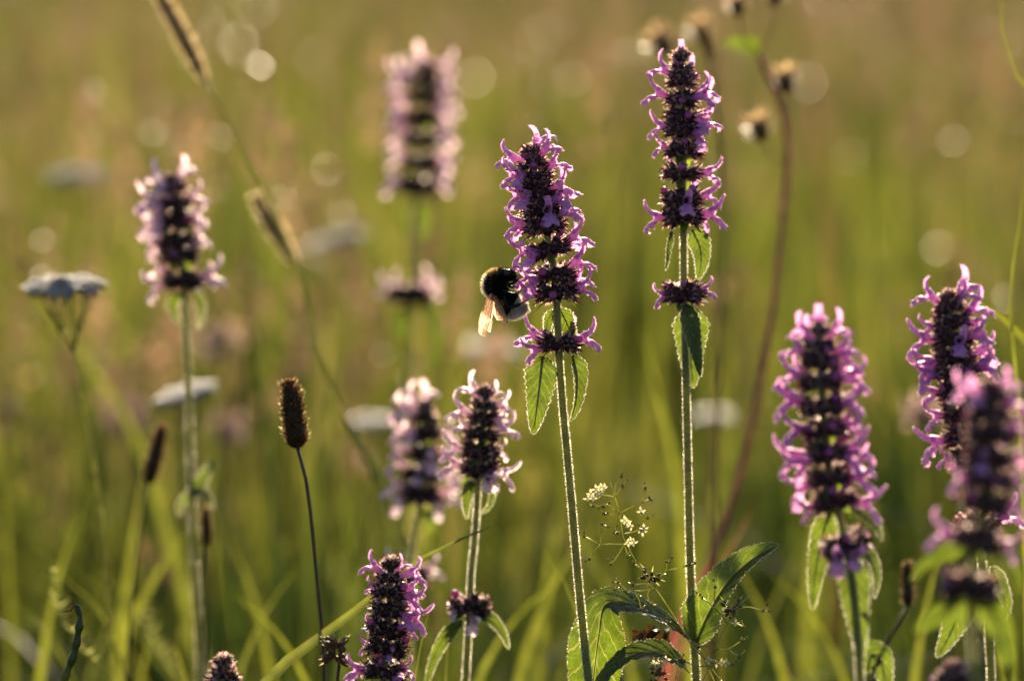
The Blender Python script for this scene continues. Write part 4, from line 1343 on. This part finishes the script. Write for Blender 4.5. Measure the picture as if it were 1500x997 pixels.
S1 = seeded_stalk('tall bending reddish stalk with papery seed heads behind the tallest betony',
                  [(1112, 78), (1128, 118), (1148, 165), (1154, 230), (1146, 330), (1134, 430), (1118, 540), (1090, 670), (1060, 770), (1020, 870), (1000, 950), (990, 1050)], 2.08,
                  [((1150, 118), 30, (1146, 160)), ((1112, 188), 30, (1152, 240)), ((1136, -8), 26, (1112, 78)), ((1080, 8), 24, (1112, 78))], 1)
leaf(S1, 'leaf', [(1112, 78, 0), (1098, 66, 0), (1078, 62, 0), (1058, 66, 0)], 14, face=20, fold=12, d=2.08, hairs=False)
seeded_stalk('pale far stalk with a papery seed head just above the tallest betony',
             [(1062, 60), (1056, 110), (1060, 200), (1062, 330), (1050, 500), (1040, 700), (1034, 1050)], 2.3,
             [((970, 62), 32, (1058, 130)), ((1026, 46), 28, (1058, 100))], 2, r=0.7)


# ------------------------------------------------------------------ single blades and narrow leaves
def blade(label, pts_px, d, w_px, mat='grass_near', name='grass_blade', cat='grass blade', face=20, group='single grass blades', ground=False, fold=18):
    p0 = P(*pts_px[0], d if not isinstance(d, (list, tuple)) else d[0])
    ds = d if isinstance(d, (list, tuple)) else [d] * len(pts_px)
    w3 = [P(x, y, q) for (x, y), q in zip(pts_px, ds)]
    low = w3[0]
    slope = (w3[0] - w3[1]).normalized()
    sx = low.x + slope.x * 0.16
    w3 = [Vector((sx, low.y + 0.01, 0)), Vector(((low.x + sx) / 2 + slope.x * 0.02, low.y, low.z * 0.5))] + w3
    n = 40
    dn = catmull(w3, n)
    ts = tangents(dn)
    root = thing(name, (dn[0].x, dn[0].y, 0), label, cat, group)
    W = w_px * 0.5 * mm_px(ds[-1])
    mb = MB()
    vv, uvs = [], []
    for i, (p, t) in enumerate(zip(dn, ts)):
        v = i / (n - 1)
        _, nn, ss = frame_of(t)
        fa = R(face + 14 * math.sin(v * 4))
        s = ss * math.cos(fa) + nn * math.sin(fa); q = nn * math.cos(fa) - ss * math.sin(fa)
        ww = W * (1 - max(0, (v - 0.35) / 0.65) ** 1.9) * (0.6 + 0.4 * min(1, v * 3)) + 0.00008
        for k, u in enumerate((-1, -0.5, 0, 0.5, 1)):
            vv.append(p + s * (u * ww) + q * (abs(u) * ww * math.tan(R(fold)))); uvs.append(((u + 1) / 2, v))
    mb.add(vv, [(i * 5 + k, i * 5 + k + 1, i * 5 + k + 6, i * 5 + k + 5) for i in range(n - 1) for k in range(4)], 0, uvs)
    mb.build('blade', M[mat], root)
    return root


blade('long straight grass blade slanting behind the stubby withered spike', [(380, 1012), (455, 945), (540, 880), (600, 830), (660, 796), (735, 765)], 1.66, 44, face=35)
blade('broad bright green blade slanting beside the leafy stem node', [(186, 930), (215, 870), (250, 810), (290, 765)], 2.15, 42, mat='grass_bright')
blade('broad upright yellow green blade behind the leaning plantain head', [(176, 960), (186, 860), (200, 760), (212, 690)], 2.2, 40, mat='grass_bright')
blade('short bright blade rising from the lower left grass', [(204, 1010), (216, 950), (230, 890)], 2.1, 26, mat='grass_bright')
blade('thin bowed blade crossing below the broad yarrow', [(160, 920), (140, 885), (110, 860), (78, 828)], 1.95, 14)
blade('curled pale blade at the foot of the bare pale stem', [(272, 1000), (262, 958), (245, 938), (225, 935)], 1.9, 18, mat='grass_bright')
blade('narrow dark leaf standing right of the stubby withered spike', [(606, 1010), (612, 965), (622, 925), (628, 895)], 1.66, 12, face=40)
blade('narrow dark leaf close against the stubby withered spike', [(592, 1010), (598, 965), (604, 930), (606, 900)], 1.66, 10, face=50)
blade('narrow shaded leaf left of the small leafy whorl', [(652, 1010), (655, 975), (656, 945)], 1.70, 12)
blade('slanting leaf blade left of the in-focus stem', [(840, 880), (826, 850), (810, 825), (798, 808)], 1.78, 14)
blade('dull red leaf low behind the tallest stem', [(975, 990), (995, 915), (1015, 868), (1046, 816)], 1.96, 40, mat='red_leaf', name='red_leaf_blade', cat='leaf')
blade('dry tan blade slanting up beyond the dull red leaf', [(1010, 920), (1042, 860), (1076, 795), (1114, 722)], 2.0, 24, mat='dry')
blade('soft green blade leaning left of the tallest stem', [(990, 700), (975, 620), (955, 540), (940, 480)], 2.3, 30, mat='grass_bright')
blade('bright green leaf pointing in beside the half hidden spike', [(1570, 600), (1530, 530), (1480, 475), (1415, 432)], 1.75, 90, face=10, mat='grass_bright')
blade('bowed thin blade entering high beyond the half hidden spike', [(1530, 160), (1496, 120), (1474, 80), (1466, 20), (1468, -30)], 1.78, 17, mat='grass_bright')
blade('thin upright stalk above the half hidden spike', [(1490, 560), (1480, 470), (1484, 390), (1494, 320), (1502, 260)], 1.76, 13, mat='grass_bright')
blade('tall brown blade faint behind the tall bending reddish stalk', [(1224, 800), (1222, 600), (1216, 400), (1200, 200), (1176, 20)], 3.0, 9, mat='dry')
blade('very blurred pale stalk slanting past the broad flat yarrow', [(200, 640), (120, 520), (50, 430), (-20, 370)], 2.5, 24)
for k, (bx, by, ln, tx, dd_) in enumerate(((60, 990, 240, 60, 2.1), (400, 1000, 220, -70, 2.2), (350, 1000, 170, 90, 2.0), (500, 1000, 260, 80, 2.4), (760, 1000, 230, 110, 2.1), (790, 1000, 300, 40, 2.4),
                                           (930, 1000, 240, -100, 2.2), (1100, 1000, 250, 120, 2.3), (1150, 1000, 180, -80, 2.1), (1340, 1000, 240, 60, 2.0), (20, 1000, 330, -20, 2.5), (130, 1000, 200, 120, 2.2),
                                           (700, 1000, 150, 120, 2.0), (450, 1000, 130, -110, 1.95), (1240, 1000, 160, -110, 2.1), (110, 1000, 120, -90, 2.0), (1180, 1000, 330, 30, 2.6), (1480, 1000, 260, -60, 2.3))):
    blade('soft yellow green grass blade standing in the blurred lower grass', [(bx, by), (bx + tx * 0.25, by - ln * 0.4), (bx + tx * 0.6, by - ln * 0.75), (bx + tx, by - ln)], dd_, 30, face=15 + 17 * (k % 4), mat='grass_bright', group='soft blurred blades in the lower grass')


# ------------------------------------------------------------------ curled seed pod, lower left
def pod():
    d = 1.63
    px = [(112, 886), (117, 902), (114, 930), (108, 958), (96, 990), (86, 1040)]
    pts = stem_path(px, d)
    root = thing('seed_pod_stalk', (pts[-1].x, pts[-1].y, 0), 'slim green seed pod with a curled orange tip low in the grass', 'seed pod')
    mb = MB()
    dn = catmull(pts[:-2], 40)
    tube(mb, dn, lambda u: 0.001 * (1.0 + 0.22 * math.sin(u * 40)) * (0.75 + 0.5 * min(1, u * 5)), 8)
    mb.build('pod', M['grass_near'], root)
    m2 = MB()
    tube(m2, catmull(pts[-3:], 14), 0.0009, 6)
    m2.build('stem', M['stem'], root)
    m3 = MB()
    tube(m3, catmull([P(113, 887, d), P(109, 886, d), P(104, 893, d), P(92, 896, d)], 14), lambda u: 0.00045 * (1 - 0.6 * u), 6)
    m3.build('curled_tip', M['leg_orange'], root)


pod()


# ------------------------------------------------------------------ bedstraw
def bedstraw(label, d, main, twigs, flowers, knots, seed):
    Z = lambda q: (800 + q[0] / 2.958, 660 + q[1] / 2.958)
    rn = random.Random(seed)
    mpx = [Z(q) for q in main][::-1]
    pts = stem_path(mpx, d)
    root = thing('bedstraw', (pts[-1].x, pts[-1].y, 0), label, 'flower', 'wispy bedstraw sprays')
    mb = MB()
    tube(mb, catmull(pts, 60), lambda u: (0.18 + 0.35 * min(1, u * 1.6)) * 0.001, 6)
    mb.build('stem', M['bedstraw_stem'], root)
    for tw in twigs:
        b = MB()
        q = [P(*Z(a), d, rn.uniform(-3, 3) if i else 0) for i, a in enumerate(tw)]
        tube(b, catmull(q, 12) if len(q) > 2 else q, 0.00020, 5)
        e = q[-1]
        for _ in range(2):
            v = e + Vector((rn.uniform(-1, 1), rn.uniform(-1, 1), rn.uniform(-.3, 1))) * 0.0022
            tube(b, [e, v], 0.00013, 4)
            ball(b, v, rn.uniform(0.35, 0.55) * 0.001, 1, 6, 5)
        ball(b, e, 0.0006, 1, 6, 5)
        b.build('twig', [M['bedstraw_stem'], M['bedstraw_bud']], root)
    for f_ in flowers:
        c = P(*Z(f_), d, rn.uniform(-2, 4))
        nrm = Vector((rn.uniform(-.7, .7), -1, rn.uniform(-.5, .9))).normalized()
        t, a, b_ = frame_of(nrm, Vector((0, 0, 1)))
        fm = MB()
        for k in range(4):
            an = math.pi / 2 * k + rn.uniform(0, 0.3)
            o_ = a * math.cos(an) + b_ * math.sin(an); s_ = t.cross(o_)
            fm.add([c, c + o_ * 0.0009 + s_ * 0.0005, c + o_ * 0.0017 + t * 0.0006, c + o_ * 0.0009 - s_ * 0.0005], [(0, 1, 2, 3)])
        ball(fm, c + t * 0.0002, 0.0003, 0, 6, 4)
        fm.build('flower', M['white_petal'], root, smooth=False)
    for kx, ky in knots:                 # shrivelled clusters
        c = P(*Z((kx, ky)), d)
        km = MB()
        for _ in range(14):
            v = Vector((rn.uniform(-1, 1), rn.uniform(-1, 1), rn.uniform(-1, 1)))
            ball(km, c + v * 0.003, rn.uniform(0.35, 0.8) * 0.001, 0, 6, 5, v.normalized(), 1.6)
            spike(km, c + v * 0.003, v, 0.003, 0.0002, 1)
        km.build('withered_cluster', [M['dry'], M['bedstraw_stem']], root)


bedstraw('wispy bedstraw spray with tiny white flowers between the two sharp stems', 1.615,
         [(700, 925), (600, 785), (545, 700), (480, 600), (410, 510), (345, 410), (328, 340), (318, 270), (300, 195), (278, 135)],
         [[(345, 405), (290, 403), (235, 403), (200, 388), (165, 370)], [(235, 403), (238, 355), (245, 318)], [(235, 403), (205, 440), (188, 468)], [(338, 405), (312, 450), (280, 492)],
          [(338, 405), (350, 440), (352, 456)], [(318, 270), (365, 245), (412, 225), (450, 210)], [(412, 225), (428, 190), (431, 160)], [(318, 268), (285, 252), (245, 240)], [(300, 200), (250, 190), (215, 185)],
          [(300, 195), (330, 150)], [(300, 195), (300, 150), (326, 112)], [(318, 270), (290, 275), (250, 272)], [(322, 300), (285, 240), (206, 238)], [(335, 360), (380, 350), (420, 336)],
          [(480, 590), (430, 575), (375, 580)], [(480, 590), (415, 605), (350, 604), (295, 602)], [(480, 560), (520, 520), (575, 508), (618, 492)], [(500, 545), (520, 515), (522, 480)],
          [(375, 600), (400, 640), (412, 686)], [(350, 604), (325, 580), (312, 570)], [(470, 580), (440, 620), (455, 670)], [(320, 350), (295, 352)], [(410, 510), (380, 488)], [(410, 260), (440, 290)]],
         [(195, 185), (215, 165), (230, 180), (205, 205), (180, 205), (240, 155), (350, 310), (365, 325), (340, 300), (412, 260), (425, 335), (418, 350), (365, 392), (378, 398), (355, 398), (250, 160), (222, 195)],
         [(455, 545)], 1)
bedstraw('low tangled bedstraw spray at the foot of the tallest stem', 1.61,
         [(680, 990), (720, 925), (740, 850), (760, 790), (780, 735), (840, 670), (895, 608)],
         [[(780, 735), (740, 690), (700, 655), (678, 636)], [(735, 700), (728, 640), (732, 590)], [(775, 740), (815, 745), (858, 762)], [(820, 690), (870, 675), (940, 692)], [(800, 710), (828, 665)],
          [(740, 860), (790, 855), (848, 820)], [(790, 855), (815, 880), (836, 890)], [(738, 858), (700, 845), (660, 850)], [(720, 920), (770, 915), (806, 925)], [(725, 925), (690, 900), (640, 850), (600, 800)],
          [(715, 930), (650, 930), (585, 905)], [(560, 990), (570, 940), (575, 905)], [(500, 990), (515, 945), (500, 905)], [(620, 960), (590, 930), (560, 910)], [(715, 935), (740, 970), (770, 997)]],
         [(735, 918), (760, 915), (705, 905), (780, 918), (490, 915), (520, 905), (470, 920), (820, 745)],
         [(805, 690), (480, 960)], 2)
# withered leaf on the tallest stem and the shrivelled bloom beside the stubby spike
wl = MB()
rnw = random.Random(3)
cc = P(952, 928, 1.64)
vv = []
for i in range(12):
    for k in range(7):
        vv.append(P(926 + i * 5, 918 + k * 4.5 + 5 * math.sin(i * 0.9) + rnw.uniform(-2.5, 2.5), 1.64, 6 * math.sin(i * 1.7 + k * 1.3) + rnw.uniform(-3, 3)))
wl.add(vv, [(i * 7 + k, i * 7 + k + 1, (i + 1) * 7 + k + 1, (i + 1) * 7 + k) for i in range(11) for k in range(6) if not (k > 4 and i % 3 == 0)])
wl.build('withered_leaf', M['stem_brown'], B)

dq = stem_path([(500, 948), (494, 965), (490, 990), (488, 1050)], 1.65)
dr_ = thing('withered_flower', (dq[-1].x, dq[-1].y, 0), 'shrivelled grey brown flower on a thin stalk left of the stubby spike', 'dry flower')
dm = MB(); tube(dm, catmull(dq, 20), 0.0006, 6); dm.build('stem', M['stem_brown'], dr_)
dm = MB()
for _ in range(26):
    v = Vector((rnw.uniform(-1, 1), rnw.uniform(-1, 1), rnw.uniform(-0.6, 1)))
    c = P(492, 958, 1.65) + Vector((v.x * 0.0035, v.y * 0.003, v.z * 0.005))
    ball(dm, c, rnw.uniform(0.7, 1.3) * 0.001, 0, 6, 5, v.normalized(), 1.7)
    spike(dm, c, v, 0.0035, 0.00025, 1)
dm.build('dry_head', [M['dry'], M['dry_pale']], dr_)
